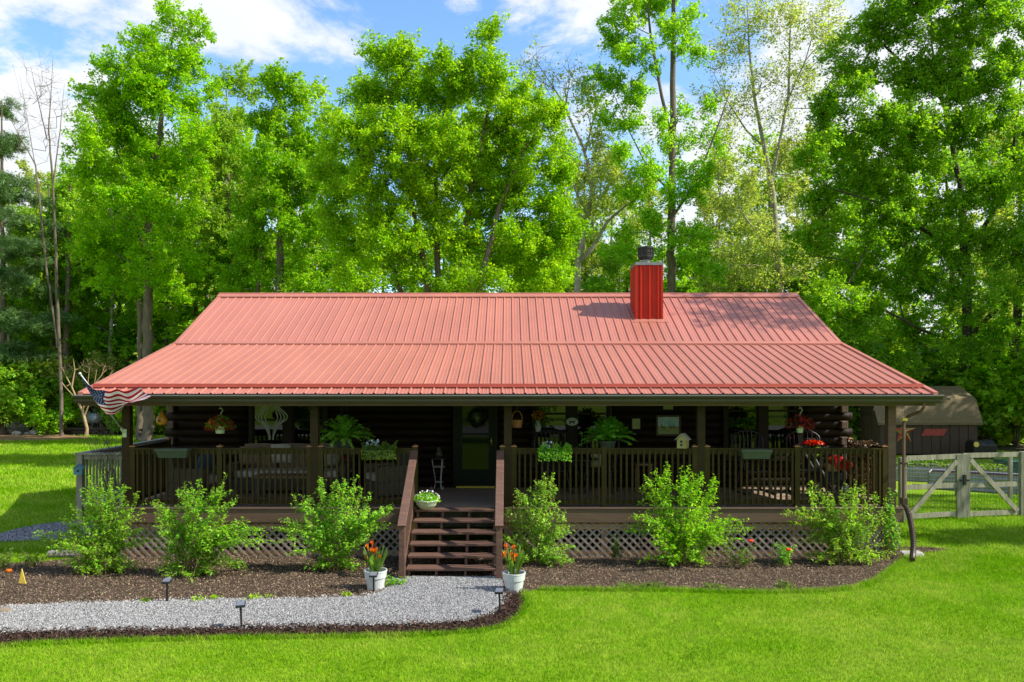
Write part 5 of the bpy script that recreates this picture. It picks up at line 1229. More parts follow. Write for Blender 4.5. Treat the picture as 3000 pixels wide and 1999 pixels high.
# wooden birdhouse standing on the rail
def birdhouse(name, label, c, w, d, h, wallm, roofm, slope=.07, roofover=.03):
    x, y, z = c; root = thing(name, c, label, 'birdhouse'); g = MB()
    g.prism([(x-w/2,z),(x+w/2,z),(x+w/2,z+h),(x,z+h+slope),(x-w/2,z+h)], 'y', y-d/2, y+d/2); g.build('box', wallm, root)
    g = MB(); o = roofover; t_ = .012; sl = slope/(w/2)
    for s in (-1,1): g.add([(x,y-d/2-o,z+h+slope+.004),(x+s*(w/2+o),y-d/2-o,z+h-sl*o+.004),(x+s*(w/2+o),y+d/2+o,z+h-sl*o+.004),(x,y+d/2+o,z+h+slope+.004),(x,y-d/2-o,z+h+slope+.004+t_),(x+s*(w/2+o),y-d/2-o,z+h-sl*o+.004+t_),(x+s*(w/2+o),y+d/2+o,z+h-sl*o+.004+t_),(x,y+d/2+o,z+h+slope+.004+t_)], [(3,2,1,0),(4,5,6,7),(0,1,5,4),(1,2,6,5),(2,3,7,6)])
    g.build('roof', roofm, root); g = MB()
    for zz in ([h*.35, h*.72] if h > .15 else [h*.55]): g.tube([(x,y-d/2-.004,z+zz),(x,y-d/2+.01,z+zz)], min(.022,w*.18), 12)
    g.build('entry_hole', M['black'], root); return root
yb_ = mat('yellow_stained_pine', (.33,.28,.10), .7, var=.2, vs=9); rb = mat('pale_tin', (.34,.33,.24), .5, var=.2, vs=8)
c = O(2001, 1318, YP+.05); bh = birdhouse('rail_birdhouse', 'pale yellow wooden birdhouse standing on the porch rail left of the fourth post', (c.x, YP+.05, DZ+.986), .15, .20, .16, yb_, rb); bh.rotation_euler = (0,0,R(-28))
c = O(230, 1390, 15.85); bh = birdhouse('blue_birdhouse', 'light blue birdhouse fixed to the grey post of the left side deck', (c.x, 15.85, c.z), .15, .14, .13, M['blue'], M['blue'], slope=.06); bh.rotation_euler = (0,0,R(20))
# wreath on the door
c = O(1399, 1224, YW-.06); g = MB(); root = thing('door_wreath', (c.x,YW-.06,c.z), 'dark round twig wreath hanging on the storm door', 'wreath')
r = np.random.default_rng(71); n = 900; a = r.random(n)*6.283; P = np.column_stack([c.x+(.15+r.normal(size=n)*.03)*np.cos(a), YW-.06+r.normal(size=n)*.02, c.z+(.15+r.normal(size=n)*.03)*np.sin(a)])
np_mesh('twigs', leaves(P, .07, .02, r), 4, mat('twig_green', (.03,.035,.02), .8, island=.4), root)
g = MB(); g.ball((c.x,YW-.075,c.z-.01), .045,.03,.06,10,8); g.build('ornament', mat('sage', (.12,.14,.09), .7), root, smooth=True)
# plant stand
c = O(1286, 1437, 15.4); x, y = c.x, 15.4; root = thing('plant_stand', (x,y,DZ), 'pale wrought iron plant stand with scrolled legs left of the door', 'plant stand')
for k in range(3):
    a = k*2.094-1.57+.5; ca, sa = math.cos(a), math.sin(a); pts = []
    for rr_, z in ((.13,.62),(.12,.52),(.10,.40),(.075,.25),(.07,.15),(.09,.06),(.125,.02),(.15,.035),(.15,.065),(.13,.07)): pts.append((x+rr_*ca, y+rr_*sa, DZ+z))
    g = MB(); g.tube(curve_pts(pts, 3), .0075, 6); g.build('leg', M['iron'], root, smooth=True)
g = MB(); 
for rr_, z in ((.13,.62),(.112,.46),(.078,.17)): g.tube([(x+rr_*math.cos(i*.393),y+rr_*math.sin(i*.393),DZ+z) for i in range(17)], .006, 5)
g.build('ring', M['iron'], root); g = MB(); g.lathe((x,y,DZ+.622), [(0,0),(.165,0),(.165,.015),(0,.015)], 20); g.build('tray', M['black'], root)
x0, y0 = x, y; root = thing('dark_jar', (x0,y0,DZ+.638), 'dark little jar standing on the iron plant stand', 'jar'); g = MB(); g.lathe((x0,y0,DZ+.638), [(0,0),(.055,0),(.07,.05),(.065,.10),(.04,.13),(.035,.17),(.045,.19),(0,.19)], 16); g.build('body', mat('dark_glaze', (.05,.045,.03), .4), root, smooth=True)
# bowl planter at the stair head
x, y, z = -1.36, 13.26, DZ+.002; root = thing('bowl_planter', (x,y,z), 'cream bowl planter of white flowers on the top step', 'flower pot')
g = MB(); g.lathe((x,y,z), [(0,0),(.10,0),(.16,.06),(.19,.13),(.20,.132),(.20,.15),(.18,.15),(0,.12)], 24); g.build('bowl', M['cream'], root)
r = np.random.default_rng(72); n = 900; u = unit(r.normal(size=(n,3))); u[:,2] = np.abs(u[:,2]); P = np.array([x,y,z+.12])+u*np.array([.22,.19,.15])*(r.random((n,1))**.4); np_mesh('foliage', leaves(P,.05,.022,r,up=.2), 4, M['shrubleaf'], root)
n = 110; u = unit(r.normal(size=(n,3))); u[:,2] = np.abs(u[:,2]); P = np.array([x,y,z+.14])+u*np.array([.22,.19,.16]); np_mesh('flowers', leaves(P,.026,.026,r), 4, mat('white_petals', (.7,.7,.7), .6), root)

# --- seating on the left half of the porch
def sofa(label, x0, x1, y0, y1, arm=.12, seats=3):
    z = DZ; root = thing('wicker_sofa', ((x0+x1)/2,(y0+y1)/2,z), label, 'sofa')
    g = MB(); g.box(x0,x1,y0,y1,z+.06,z+.30); g.box(x0+.001,x1-.001,y1-.10,y1-.001,z+.30,z+.78); g.build('frame', M['gwicker'], root, bevel=.02)
    for (a, b) in ((x0-.002,x0+arm),(x1-arm,x1+.002)):
        g = MB(); g.box(a,b,y0-.003,y1-.11,z+.302,z+.56); g.build('arm', M['gwicker'], root, bevel=.02)
    w_ = (x1-x0-2*arm)/seats
    for k in range(seats):
        a = x0+arm+k*w_; g = MB(); g.box(a+.01,a+w_-.01,y0-.03,y1-.12,z+.303,z+.43); g.build('seat_cushion', M['cushion'], root, bevel=.03)
        g = MB(); g.pillow((a+w_/2,y1-.20,z+.66), w_-.02,.50,.18, rx=.15); g.build('back_cushion', M['tan'], root, smooth=True)
    return root
sofa('grey wicker sofa with pale cushions under the left windows', -5.25, -3.05, 14.95, 15.72)
pl = [(-4.95,15.35,.68,M['tan'],.3,'tan throw pillow at the left end of the sofa'),(-4.35,15.33,.72,M['cushion'],-.1,'pale grey throw pillow in the middle of the sofa'),(-3.45,15.33,.66,mat('print_cloth',(.5,.48,.42),.9,col2=(.12,.14,.08),vs=11),.15,'white printed throw pillow right of the middle of the sofa')]
for x, y, h, m_, rz, lab in pl:
    g = MB(); g.pillow((x,y,DZ+h), .40,.38,.14, rx=.2, rz=rz); tag(g.build('throw_pillow', m_, smooth=True, loc=(x,y,DZ+h)), lab, 'pillow', 'throw pillows on the porch seats')
def armchair(x, y, rz, label):
    root = thing('wicker_armchair', (x,y,DZ), label, 'armchair', 'wicker armchairs on the porch')
    def bx_(n, a, m_, bv=.02): g = MB(); g.box(x+a[0],x+a[1],y+a[2],y+a[3],DZ+a[4],DZ+a[5]); g.build(n, m_, root, bevel=bv)
    bx_('frame', (-.36,.36,-.36,.36,.05,.30), M['gwicker']); bx_('back', (-.36,.36,.26,.361,.301,.82), M['gwicker'])
    bx_('arm', (-.362,-.25,-.362,.255,.301,.58), M['gwicker']); bx_('arm', (.25,.362,-.362,.255,.301,.58), M['gwicker'])
    bx_('seat_cushion', (-.24,.24,-.37,.25,.302,.43), M['cushion'], .03); root.rotation_euler = (0,0,rz); return root
armchair(-5.55, 14.35, R(75), 'grey wicker armchair facing the sofa at the left end')
o_ = armchair(-2.2, 14.75, R(-60), 'grey wicker armchair right of the sofa behind the left fern')
g = MB(); g.pillow((-5.42,14.33,DZ+.64), .40,.36,.14, rx=.2, rz=R(75)); tag(g.build('throw_pillow', M['navy'], smooth=True, loc=(-5.42,14.33,DZ+.64)), 'blue throw pillow on the left armchair', 'pillow', 'throw pillows on the porch seats')
root = thing('coffee_table', (-4.0,14.3,DZ), 'low brown coffee table in front of the wicker sofa', 'table')
g = MB(); g.box(-4.5,-3.4,14.05,14.55,DZ+.40,DZ+.44); g.build('tabletop', mat('teak',(.22,.13,.07),.6,var=.2,vs=6), root, bevel=.006)
for x in (-4.44,-3.46):
    for y in (14.11,14.49): g = MB(); g.box(x-.025,x+.025,y-.025,y+.025,DZ,DZ+.40); g.build('leg', M['gwicker'], root)
c = O(1012, 1350, 15.5); root = thing('red_lantern', (c.x,15.5,DZ+.45), 'dark red lantern on a stool below the left fern', 'lantern')
g = MB(); g.lathe((c.x,15.5,DZ+.40), [(0,0),(.10,0),(.10,.02),(.085,.03),(.085,.20),(.10,.21),(.05,.28),(0,.29)], 8); g.build('body', mat('dark_red',(.12,.01,.01),.4), root)
root = thing('round_stool', (c.x,15.5,DZ), 'round dark stool carrying the red lantern', 'stool'); g = MB(); g.lathe((c.x,15.5,DZ), [(0,.36),(.17,.36),(.17,.398),(0,.398)], 18); g.build('seat', M['tan'], root)
for k in range(3): a = k*2.09; g = MB(); g.tube([(c.x+.16*math.cos(a),15.5+.16*math.sin(a),DZ),(c.x+.12*math.cos(a),15.5+.12*math.sin(a),DZ+.36)], .014, 6); g.build('leg', M['black'], root)

# --- spindle backed chairs along the right half
def windsor(x, y, rz, label, first=[None]):
    if first[0] is not None:
        o = copy_tree(first[0]); o.location = (x,y,DZ); o.rotation_euler = (0,0,rz); o['label'] = label; return o
    root = thing('spindle_chair', (0,0,DZ), label, 'chair', 'black spindle backed chairs on the porch'); first[0] = root
    g = MB(); g.box(-.26,.26,-.24,.24,DZ+.40,DZ+.44); g.build('seat', M['black'], root, bevel=.015)
    for sx_ in (-1,1):
        for sy_ in (-1,1): g = MB(); g.tube([(sx_*.20,sy_*.18,DZ+.40),(sx_*.26,sy_*.25,DZ+.03)], .017, 6); g.build('leg', M['black'], root)
        g = MB(); g.tube(curve_pts([(sx_*.27,-.42,DZ+.05),(sx_*.27,-.2,DZ+.012),(sx_*.27,.2,DZ+.012),(sx_*.27,.50,DZ+.09)],6), .02, 6); g.build('rocker', M['black'], root)
        g = MB(); g.tube([(sx_*.24,-.16,DZ+.42),(sx_*.28,-.14,DZ+.64)], .014, 6); g.bar((sx_*.28,-.22,DZ+.655),(sx_*.26,.24,DZ+.66),.05,.025); g.build('arm', M['black'], root)
    arc = [(.30*math.cos(a), .24+.10*0+.05*math.sin(a), DZ+1.02+.13*math.sin(a)) for a in [math.pi*i/12 for i in range(13)]]
    g = MB(); g.tube(curve_pts([(-.23,.21,DZ+.43),(-.30,.25,DZ+.75),(-.30,.27,DZ+1.0)]+[( .30*math.cos(math.pi-a*math.pi/6), .30, DZ+1.0+.15*math.sin(a*math.pi/6)) for a in range(1,6)]+[(.30,.27,DZ+1.0),(.30,.25,DZ+.75),(.23,.21,DZ+.43)],3), .019, 6); g.build('back_bow', M['black'], root, smooth=True)
    g = MB()
    for k in range(7): t = (k-3)/3; g.tube([(.17*t,.22,DZ+.43),(.26*t,.285,DZ+1.0+.14*math.sqrt(max(0,1-t*t*.75)))], .010, 5)
    g.build('spindles', M['black'], root); root.location = (x,y,DZ); root.rotation_euler = (0,0,rz); return root
windsor(4.62, 15.15, R(8), 'black spindle backed rocking chair before the right windows, left one')
windsor(5.62, 15.2, R(-10), 'black spindle backed rocking chair before the right windows, beside the sunlit logs')
windsor(.85, 15.25, R(12), 'black spindle backed rocking chair under the window with the yellow flowers')
windsor(1.75, 15.25, R(-14), 'black spindle backed rocking chair behind the right fern')
root = thing('bistro_table', (1.32,14.6,DZ), 'small round black bistro table between the middle rocking chairs', 'table'); g = MB(); g.lathe((1.32,14.6,DZ), [(0,.68),(.32,.68),(.32,.70),(0,.70)], 24); g.build('tabletop', M['black'], root)
for k in range(3): a = k*2.09+.3; g = MB(); g.tube([(1.32+.26*math.cos(a),14.6+.26*math.sin(a),DZ),(1.32+.05*math.cos(a),14.6+.05*math.sin(a),DZ+.35),(1.32+.2*math.cos(a),14.6+.2*math.sin(a),DZ+.68)], .012, 6); g.build('leg', M['black'], root)
c = O(1748, 1358, 14.9); g = MB(); g.pillow((c.x,14.97,DZ+.66), .20,.34,.10, rx=.2); tag(g.build('throw_pillow', mat('pale_green_cloth',(.36,.36,.22),.9), smooth=True, loc=(c.x,14.97,DZ+.66)), 'small pale cushion on the rocking chair behind the right fern', 'pillow', 'throw pillows on the porch seats')
root = thing('wooden_stool', (2.55,15.2,DZ), 'small light wooden stool below the deer painting', 'stool'); g = MB(); g.box(2.40,2.70,15.05,15.35,DZ+.52,DZ+.55); g.build('seat', mat('stool_wood',(.22,.14,.06),.6), root)
for sx_ in (-.12,.12):
    for sy_ in (-.12,.12): g = MB(); g.box(2.55+sx_-.02,2.55+sx_+.02,15.2+sy_-.02,15.2+sy_+.02,DZ,DZ+.52); g.build('leg', mat('stool_wood',(.2,.13,.06),.6), root)
# yellow flowers in a vase reflected and seen in the middle window
c = O(1577, 1215, 15.62); root = thing('flower_vase', (c.x,15.62,1.63), 'glass vase of orange yellow flowers on a shelf before the middle window', 'vase'); g = MB(); g.lathe((c.x,15.62,1.95), [(0,0),(.05,0),(.06,.12),(.045,.2),(.05,.22)], 14); g.build('vase', M['iron'], root)
r = np.random.default_rng(73); n = 160; u = unit(r.normal(size=(n,3))); P = np.array([c.x,15.62,2.27])+u*np.array([.13,.10,.08]); np_mesh('flowers', leaves(P,.06,.05,r), 4, mat('yellow_petals',(.75,.36,.01),.5,trans=((1,1,1),.4),island=.3), root)
n = 160; P = np.array([c.x+.05,15.62,2.15])+r.normal(size=(n,3))*np.array([.10,.06,.05]); np_mesh('foliage', leaves(P,.07,.03,r), 4, M['herb'], root)
root = thing('wall_shelf', (c.x,15.66,1.93), 'dark shelf under the vase of yellow flowers', 'shelf'); g = MB(); g.box(c.x-.2,c.x+.55,15.52,15.82,1.925,1.948); g.build('board', M['dark'], root); g = MB(); g.bar((c.x-.1,15.60,1.92),(c.x-.1,15.82,1.75),.03,.02); g.bar((c.x+.45,15.60,1.92),(c.x+.45,15.82,1.75),.03,.02); g.build('bracket', M['dark'], root)
# added ribbons standing in for the wavy pale reflection in the left window
c = O(795, 1240, 15.3); root = thing('reflection_ribbons', (c.x,15.3,1.75), 'pale nested curved ribbons standing in for a wavy reflection in the left window', 'reflection stand-in')
for k, s in enumerate((1,.78,.56,.34)):
    for sg in (-1,1):
        pts = [(0,.58),(.05,.56),(.12,.45),(.275,.30),(.30,.24),(.27,.18),(.14,.08),(.05,-.10),(.03,-.2)]
        g = MB(); ctrl = [(c.x+sg*p_[0]*s, 15.3+.05*k*sg*s, c.z-.12+p_[1]*(1 if k == 0 else .95)) for p_ in pts]; cp = curve_pts(ctrl, 4)
        for i in range(len(cp)-1): g.bar(cp[i], cp[i+1], .008, .024, up=(1,0,0))
        g.build('ribbon', mat('dull_metal', (.30,.30,.28), .4, metal=.2), root)
g = MB(); g.tube([(c.x,15.3,c.z+.44),(c.x,15.3,ZE+.5)], .004, 4); g.build('cord', M['black'], root)

# --- right end of the porch: red machine, geranium, dried plant, green pot
x, y = 5.95, 14.75; root = thing('garden_machine', (x,y,DZ), 'red and black wheeled engine machine behind the right end railing', 'garden machine')
g = MB(); g.box(x-.24,x+.18,y-.2,y+.22,DZ+.22,DZ+.46); g.build('engine', M['black'], root, bevel=.03)
g = MB(); g.prism([(x-.02,DZ+.50),(x+.26,DZ+.46),(x+.32,DZ+.60),(x+.10,DZ+.74),(x-.04,DZ+.66)], 'y', y-.19, y+.2); g.build('hood', M['red'], root, bevel=.03)
for yy in (y-.25,y+.25):
    g = MB(); g.tube([(x+.12,yy-.045,DZ+.17),(x+.12,yy+.045,DZ+.17)], .17, 18); wz = g.build('wheel', M['blackvinyl'], root); g = MB(); g.tube([(x+.12,yy-.05,DZ+.17),(x+.12,yy+.05,DZ+.17)], .08, 12); g.build('rim', M['white'], wz)
g = MB(); g.lathe((x-.02,y-.05,DZ+.46), [(0,0),(.12,0),(.13,.1),(.1,.13),(0,.14)], 14); g.build('fan_cover', mat('tan_metal',(.4,.25,.1),.5), root)
g = MB(); g.tube(curve_pts([(x-.2,y-.2,DZ+.35),(x-.45,y-.2,DZ+.8),(x-.5,y-.2,DZ+.9),(x-.5,y+.2,DZ+.9),(x-.45,y+.2,DZ+.8),(x-.2,y+.2,DZ+.35)],4), .016, 6); g.build('handle', M['steel'], root)
g = MB(); g.box(x-.05,x+.24,y-.265,y-.205,DZ+.02,DZ+.24); g.build('guard', M['white'], root, bevel=.02)
x, y = 5.80, 15.3; root = thing('geranium_pot', (x,y,DZ), 'bright red geraniums in a dark pot before the sunlit logs', 'flower pot'); g = MB(); g.lathe((x,y,DZ), [(0,0),(.12,0),(.16,.62),(.17,.64),(.15,.64),(0,.6)], 16); g.build('pot', M['black'], root)
r = np.random.default_rng(74); n = 380; u = unit(r.normal(size=(n,3))); P = np.array([x,y,DZ+.92])+u*np.array([.20,.12,.05])*(r.random((n,1))**.4); np_mesh('blossoms', leaves(P,.05,.04,r), 4, mat('geranium_red',(.6,.008,.012),.45,island=.25,trans=((1,.6,.6),.35)), root)
n = 500; P = np.array([x,y,DZ+.77])+unit(r.normal(size=(n,3)))*np.array([.22,.16,.13])*(r.random((n,1))**.4); np_mesh('foliage', leaves(P,.06,.05,r), 4, M['herb'], root)
x, y = 6.28, 14.25; root = thing('dried_plant', (x,y,DZ), 'tall dried brown plant against the right side railing', 'plant'); n = 1500; z = r.random(n)**.8; P = np.column_stack([x+r.normal(size=n)*.09, y+r.normal(size=n)*.14, DZ+.1+z*.95]); np_mesh('leaves', leaves(P,.06,.035,r), 4, M['dead'], root); g = MB()
for k in range(7): g.tube([(x+random.uniform(-.1,.1),y+random.uniform(-.1,.1),DZ+.02),(x+random.uniform(-.12,.12),y+random.uniform(-.15,.15),DZ+1.05)], .006, 4)
g.build('stem', M['stem'], root)
c = O(2458, 1468, 14.1); root = thing('green_pot', (c.x,14.1,DZ), 'squat green plant pot on the deck behind the right railing', 'flower pot'); g = MB(); g.lathe((c.x,14.1,DZ), [(0,0),(.09,0),(.115,.12),(.13,.125),(.13,.15),(.11,.15),(0,.11)], 18); g.build('pot', M['greenplastic'], root); g = MB(); g.lathe((c.x,14.1,DZ+.112), [(.112,0),(0,.012)], 18); g.build('soil', M['soil'], root)
# yellow feeder hanging under the gutter end
c = O(2650, 1230, 13.2); root = thing('yellow_feeder', (c.x,13.2,c.z-.02), 'tiny yellow feeder hanging under the right gutter end', 'feeder'); g = MB(); g.box(c.x-.04,c.x+.04,13.17,13.23,c.z-.02,c.z+.025); g.build('cup', M['yellow'], root, bevel=.006); g = MB(); g.tube([(c.x,13.2,c.z+.02),(c.x,13.2,ZE-.1)], .002, 4); g.build('cord', M['black'], root)

# ------------------------------------------------------------------ flag
def Fp(zx, zy, Y): return O(zx*.25513, 1000+zy*.25513, Y)
root = thing('national_flag', tuple(Fp(1420,1040,YP)), 'flag of stars with red and white stripes flying from the left corner post', 'flag')
pb, pt_ = Vector(Fp(1420,1040,YP-.03)), Vector(Fp(918,372,12.55))
g = MB(); g.tube([pb, pt_], .011, 8); g.ball(tuple(pt_), .022,.022,.022,10,7); g.build('pole', M['iron'], root, smooth=True)
g = MB(); c = Fp(1430,1052,YP-.02); g.box(c.x-.035,c.x+.03,YP-.025,YP-.002,c.z-.075,c.z+.06); g.bar(pb+Vector((0,.02,-.02)), pb.lerp(pt_,.06), .035,.035); g.build('bracket', M['cream'], root)
ctl = [[(928,405),(1075,548),(1165,560),(1260,575),(1345,550),(1440,575),(1600,518)],
       [(955,460),(1060,590),(1150,610),(1245,640),(1360,610),(1480,640),(1625,550)],
       [(1000,540),(1075,640),(1150,655),(1235,690),(1370,670),(1500,690),(1660,590)],
       [(1060,640),(1110,700),(1180,720),(1260,730),(1380,715),(1480,705),(1700,620)],
       [(1130,735),(1160,760),(1215,775),(1290,780),(1390,745),(1460,705),(1728,640)],
       [(1190,800),(1215,815),(1250,825),(1310,825),(1395,775),(1448,712),(1580,690)],
       [(1222,838),(1240,842),(1270,842),(1320,835),(1390,790),(1440,730),(1470,705)]]
A = np.array(ctl, float)
def cub(P, t):   # Catmull-Rom along axis 0
    n = len(P)-1; s = min(t*n, n-1e-6); i = int(s); f = s-i
    p0, p1, p2, p3 = P[max(i-1,0)], P[i], P[i+1], P[min(i+2,n)]
    return .5*(2*p1+(-p0+p2)*f+(2*p0-5*p1+4*p2-p3)*f*f+(-p0+3*p1-3*p2+p3)*f**3)
NU, NV = 60, 52; grid = []
for j in range(NV+1):
    v = j/NV; row = np.array([cub(A[:,k], v) for k in range(7)])
    for i in range(NU+1):
        u_ = i/NU; q = cub(row, u_); Y = 12.55+.55*v*(1-u_)+.10*math.sin(u_*7+v*4)+.12*math.sin(v*6)*u_+(.35*max(0,v-.6)*u_)
        grid.append(O(q[0]*.25513, 1000+q[1]*.25513, Y))
g = MB(); g.v = [tuple(p) for p in grid]
def inst(u_, v): return u_ < .42 and v < 7/13
for j in range(NV):
    for i in range(NU):
        u_, v = (i+.5)/NU, (j+.5)/NV; g.f.append((j*(NU+1)+i, j*(NU+1)+i+1, (j+1)*(NU+1)+i+1, (j+1)*(NU+1)+i))
        g.mi.append(2 if inst(u_, v) else (0 if int(v*13) % 2 == 0 else 1))
clothm = [mat('flag_red',(.33,.003,.009),.75,trans=((1,1,1),.2)), mat('flag_white',(.66,.65,.64),.75,trans=((1,1,1),.2)), mat('flag_blue',(.006,.012,.11),.75,trans=((1,1,1),.1))]
cloth = g.build('cloth', clothm, root, smooth=True)
g = MB()
for rI in range(9):
    for cI in range(6 if rI % 2 == 0 else 5):
        u_ = .40*((cI+.5 if rI % 2 == 0 else cI+1)/6); v = 7/13*(rI+.7)/9.4; i, j = min(int(u_*NU), NU-1), min(int(v*NV), NV-1)
        p = Vector(grid[j*(NU+1)+i]); du = Vector(grid[j*(NU+1)+i+1])-p; dv = Vector(grid[(j+1)*(NU+1)+i])-p; n_ = du.cross(dv)
        if n_.length < 1e-9: continue
        n_.normalize(); n_ = n_ if n_.y < 0 else -n_; uu = du.normalized(); vv = n_.cross(uu); s = .013; pts = []
        for k in range(10): an = k*math.pi/5+1.57; rr_ = s if k % 2 == 0 else s*.42; pts.append(p+n_*.004+uu*math.cos(an)*rr_+vv*math.sin(an)*rr_)
        g.add(pts, [tuple(range(10))])
g.build('star_pattern', M['white'], cloth)

# ------------------------------------------------------------------ left side deck of grey wood
Yd0, Yd1 = 16.0, 20.7; xl, xr = -8.62, -6.75; hd = .55; ht = 1.50; root = thing('side_deck', (xl,Yd0,0), 'weathered grey wooden side deck with railing behind the left porch end', 'deck')
g = MB(); g.box(xl,xr,Yd0,Yd1,hd-.10,hd); g.build('platform', M['greywood'], root)
g = MB(); g.box(xl-.03,xl+.12,Yd0-.03,Yd1+.1,ht-.04,ht); g.build('cap_rail', M['greywood'], root); g = MB(); g.box(xl+.13,xr,Yd0-.03,Yd0+.12,ht-.04,ht-.002); g.build('cap_rail', M['greywood'], root)
for x, y in ((xl+.05,Yd0+.05),(xl+.05,18.4),(xl+.05,Yd1),(xr-.35,Yd0+.05)): g = MB(); g.box(x-.06,x+.06,y-.06,y+.06,0,ht-.042); g.build('post', M['greywood'], root)
g = MB(); g.box(xl+.03,xl+.07,Yd0+.12,Yd1-.07,ht-.13,ht-.043); g.box(xl+.12,xr,Yd0+.03,Yd0+.07,ht-.13,ht-.043); y = Yd0+.22
while y < Yd1-.1: g.box(xl+.07,xl+.10,y-.018,y+.018,hd+.05,ht-.044); y += .13
x = xl+.95
while x < xr: g.box(x-.05,x+.05,Yd0+.0,Yd0+.03,.25,ht-.044); x += .115
g.build('pickets', M['greywood'], root)

# ------------------------------------------------------------------ shed, grill, gate, raised beds
sx0, sx1, sy0, sy1 = 14.45, 18.25, 31.2, 34.2; sb = .06; root = thing('garden_shed', ((sx0+sx1)/2, sy0, 0), 'dark wooden garden shed with shingled gambrel roof right of the cabin', 'shed')
we = 1.32; g = MB(); ym = (sy0+sy1)/2; pr = [(sy0,sb),(sy1,sb),(sy1,we),(sy1-.45,2.15),(ym,2.62),(sy0+.45,2.15),(sy0,we)]; g.prism(pr, 'x', sx0, sx1); g.build('wall', M['shedwall'], root)
g = MB(); ov = .14; P2 = [(sy0-.10,we-.06),(sy0+.42,2.20),(ym,2.68),(sy1-.42,2.20),(sy1+.10,we-.06)]; P3 = [(sy1+.10,we-.13),(sy1-.40,2.13),(ym,2.62),(sy0+.40,2.13),(sy0-.10,we-.13)]
for k in range(4): g.prism([P2[k],P2[k+1],P3[3-k],P3[4-k]], 'x', sx0-ov, sx1+ov)
shr = g.build('roof', M['shingle'], root)
g = MB()
for k in range(7): y = sy0-.10+.52*k/6.5; z = we-.06+(.94)*k/6.5*.9+.012; g.box(sx0-ov,sx1+ov,y-.006,y+.02,z-.02,z+.012)
g.build('shingle_course', M['shingle'], shr)
g = MB()
for k in range(11): x = sx0+.18+k*.36; g.box(x-.012,x+.012,sy0-.008,sy0+.004,sb,we-.12)
g.box(sx0+.0,sx1,sy0-.012,sy0+.003,we-.12,we-.03); g.build('batten', M['dark'], root)
for (ya, yb2) in ((sy0+.75,ym-.01),(ym+.01,sy1-.75)):
    g = MB(); g.box(sx0-.03,sx0-.002,ya,yb2,sb+.05,2.0); d_ = g.build('door', M['shedwall'], root)
    g = MB(); g.box(sx0-.04,sx0-.031,ya+.02,yb2-.1,1.55,1.60); g.box(sx0-.04,sx0-.031,ya+.02,yb2-.1,.5,.55); g.build('strap_hinge', M['black'], d_)
g = MB(); g.box(sx0-.03,sx0-.004,sy0+.25,sy0+.55,1.72,1.80); g.build('door_plate', mat('pale_plate',(.35,.38,.30),.6), root)
c = O(2649, 1266, sy0-.05); root = thing('barn_star', (c.x,sy0-.05,c.z), 'rusty yellow five pointed barn star on the shed wall', 'wall decoration'); g = MB(); pts = []
for k in range(10): a = math.pi/2+k*math.pi/5; rr_ = .50 if k % 2 == 0 else .19; pts.append((c.x+rr_*math.cos(a), sy0-.02, c.z+rr_*math.sin(a)))
g.m = 0; g.add(pts+[(c.x,sy0-.12,c.z)], [(k,(k+1) % 10,10) for k in range(0,10,2)]); g.m = 1; g.add(pts+[(c.x,sy0-.12,c.z)], [(k,(k+1) % 10,10) for k in range(1,10,2)])
g.build('star', [mat('star_yellow',(.38,.27,.07),.5,var=.2,vs=9), M['rust']], root)
a = O(2699, 1277, sy0-.04); b = O(2776, 1257, sy0-.04); root = thing('tin_wall_sign', ((a.x+b.x)/2,sy0-.03,a.z), 'slanted rusty red tin cutout in the shape of a long state on the shed wall', 'wall decoration'); g = MB()
n = 22
for k in range(n):
    t0, t1 = k/n, (k+1)/n; x0_, x1_ = a.x+(b.x-.16-a.x)*t0, a.x+(b.x-.16-a.x)*t1; yq = sy0-.03-(.012 if k % 2 else 0)
    g.add([(x0_,sy0-.03,a.z),(x1_,sy0-.03-.012,a.z+.004),(x1_+.16,sy0-.03-.012,b.z),(x0_+.16,sy0-.03,b.z)], [(0,1,2,3)])
g.build('plate', M['rust'], root)
# covered grill
a = O(2838, 1328, 30); b = O(2908, 1284, 30); x0_, x1_, z1_ = a.x, b.x, b.z-.06; root = thing('covered_grill', ((x0_+x1_)/2,30,0), 'black vinyl covered grill beside the right end of the shed', 'grill')
g = MB(); mx_ = (x0_+x1_)/2; g.add([(x0_,29.7,.12),(x1_,29.7,.12),(x1_,30.3,.12),(x0_,30.3,.12),(x0_+.02,29.68,z1_-.15),(x1_-.02,29.68,z1_-.17),(x1_-.02,30.3,z1_-.15),(x0_+.02,30.3,z1_-.12),(x0_+.08,29.85,z1_),(mx_,29.8,z1_-.05),(x1_-.1,29.85,z1_+.02),(x1_-.1,30.2,z1_+.02),(mx_,30.2,z1_-.04),(x0_+.08,30.2,z1_)],
   [(0,1,5,4),(1,2,6,5),(2,3,7,6),(3,0,4,7),(4,5,10,9,8),(5,6,11,10),(6,7,13,12,11),(7,4,8,13),(8,9,12,13),(9,10,11,12)]); g.build('cover', M['blackvinyl'], root, bevel=.04)
g = MB(); g.tube([(x0_+.10,29.685,.55),(x0_+.10,29.665,.55)], .10, 14); g.build('emblem', M['yellow'], root)
g = MB()
for x in (x0_+.1,x1_-.1): g.box(x-.04,x+.04,29.8,29.88,0,.12); g.box(x-.04,x+.04,30.15,30.23,0,.12)
g.build('feet', M['black'], root)
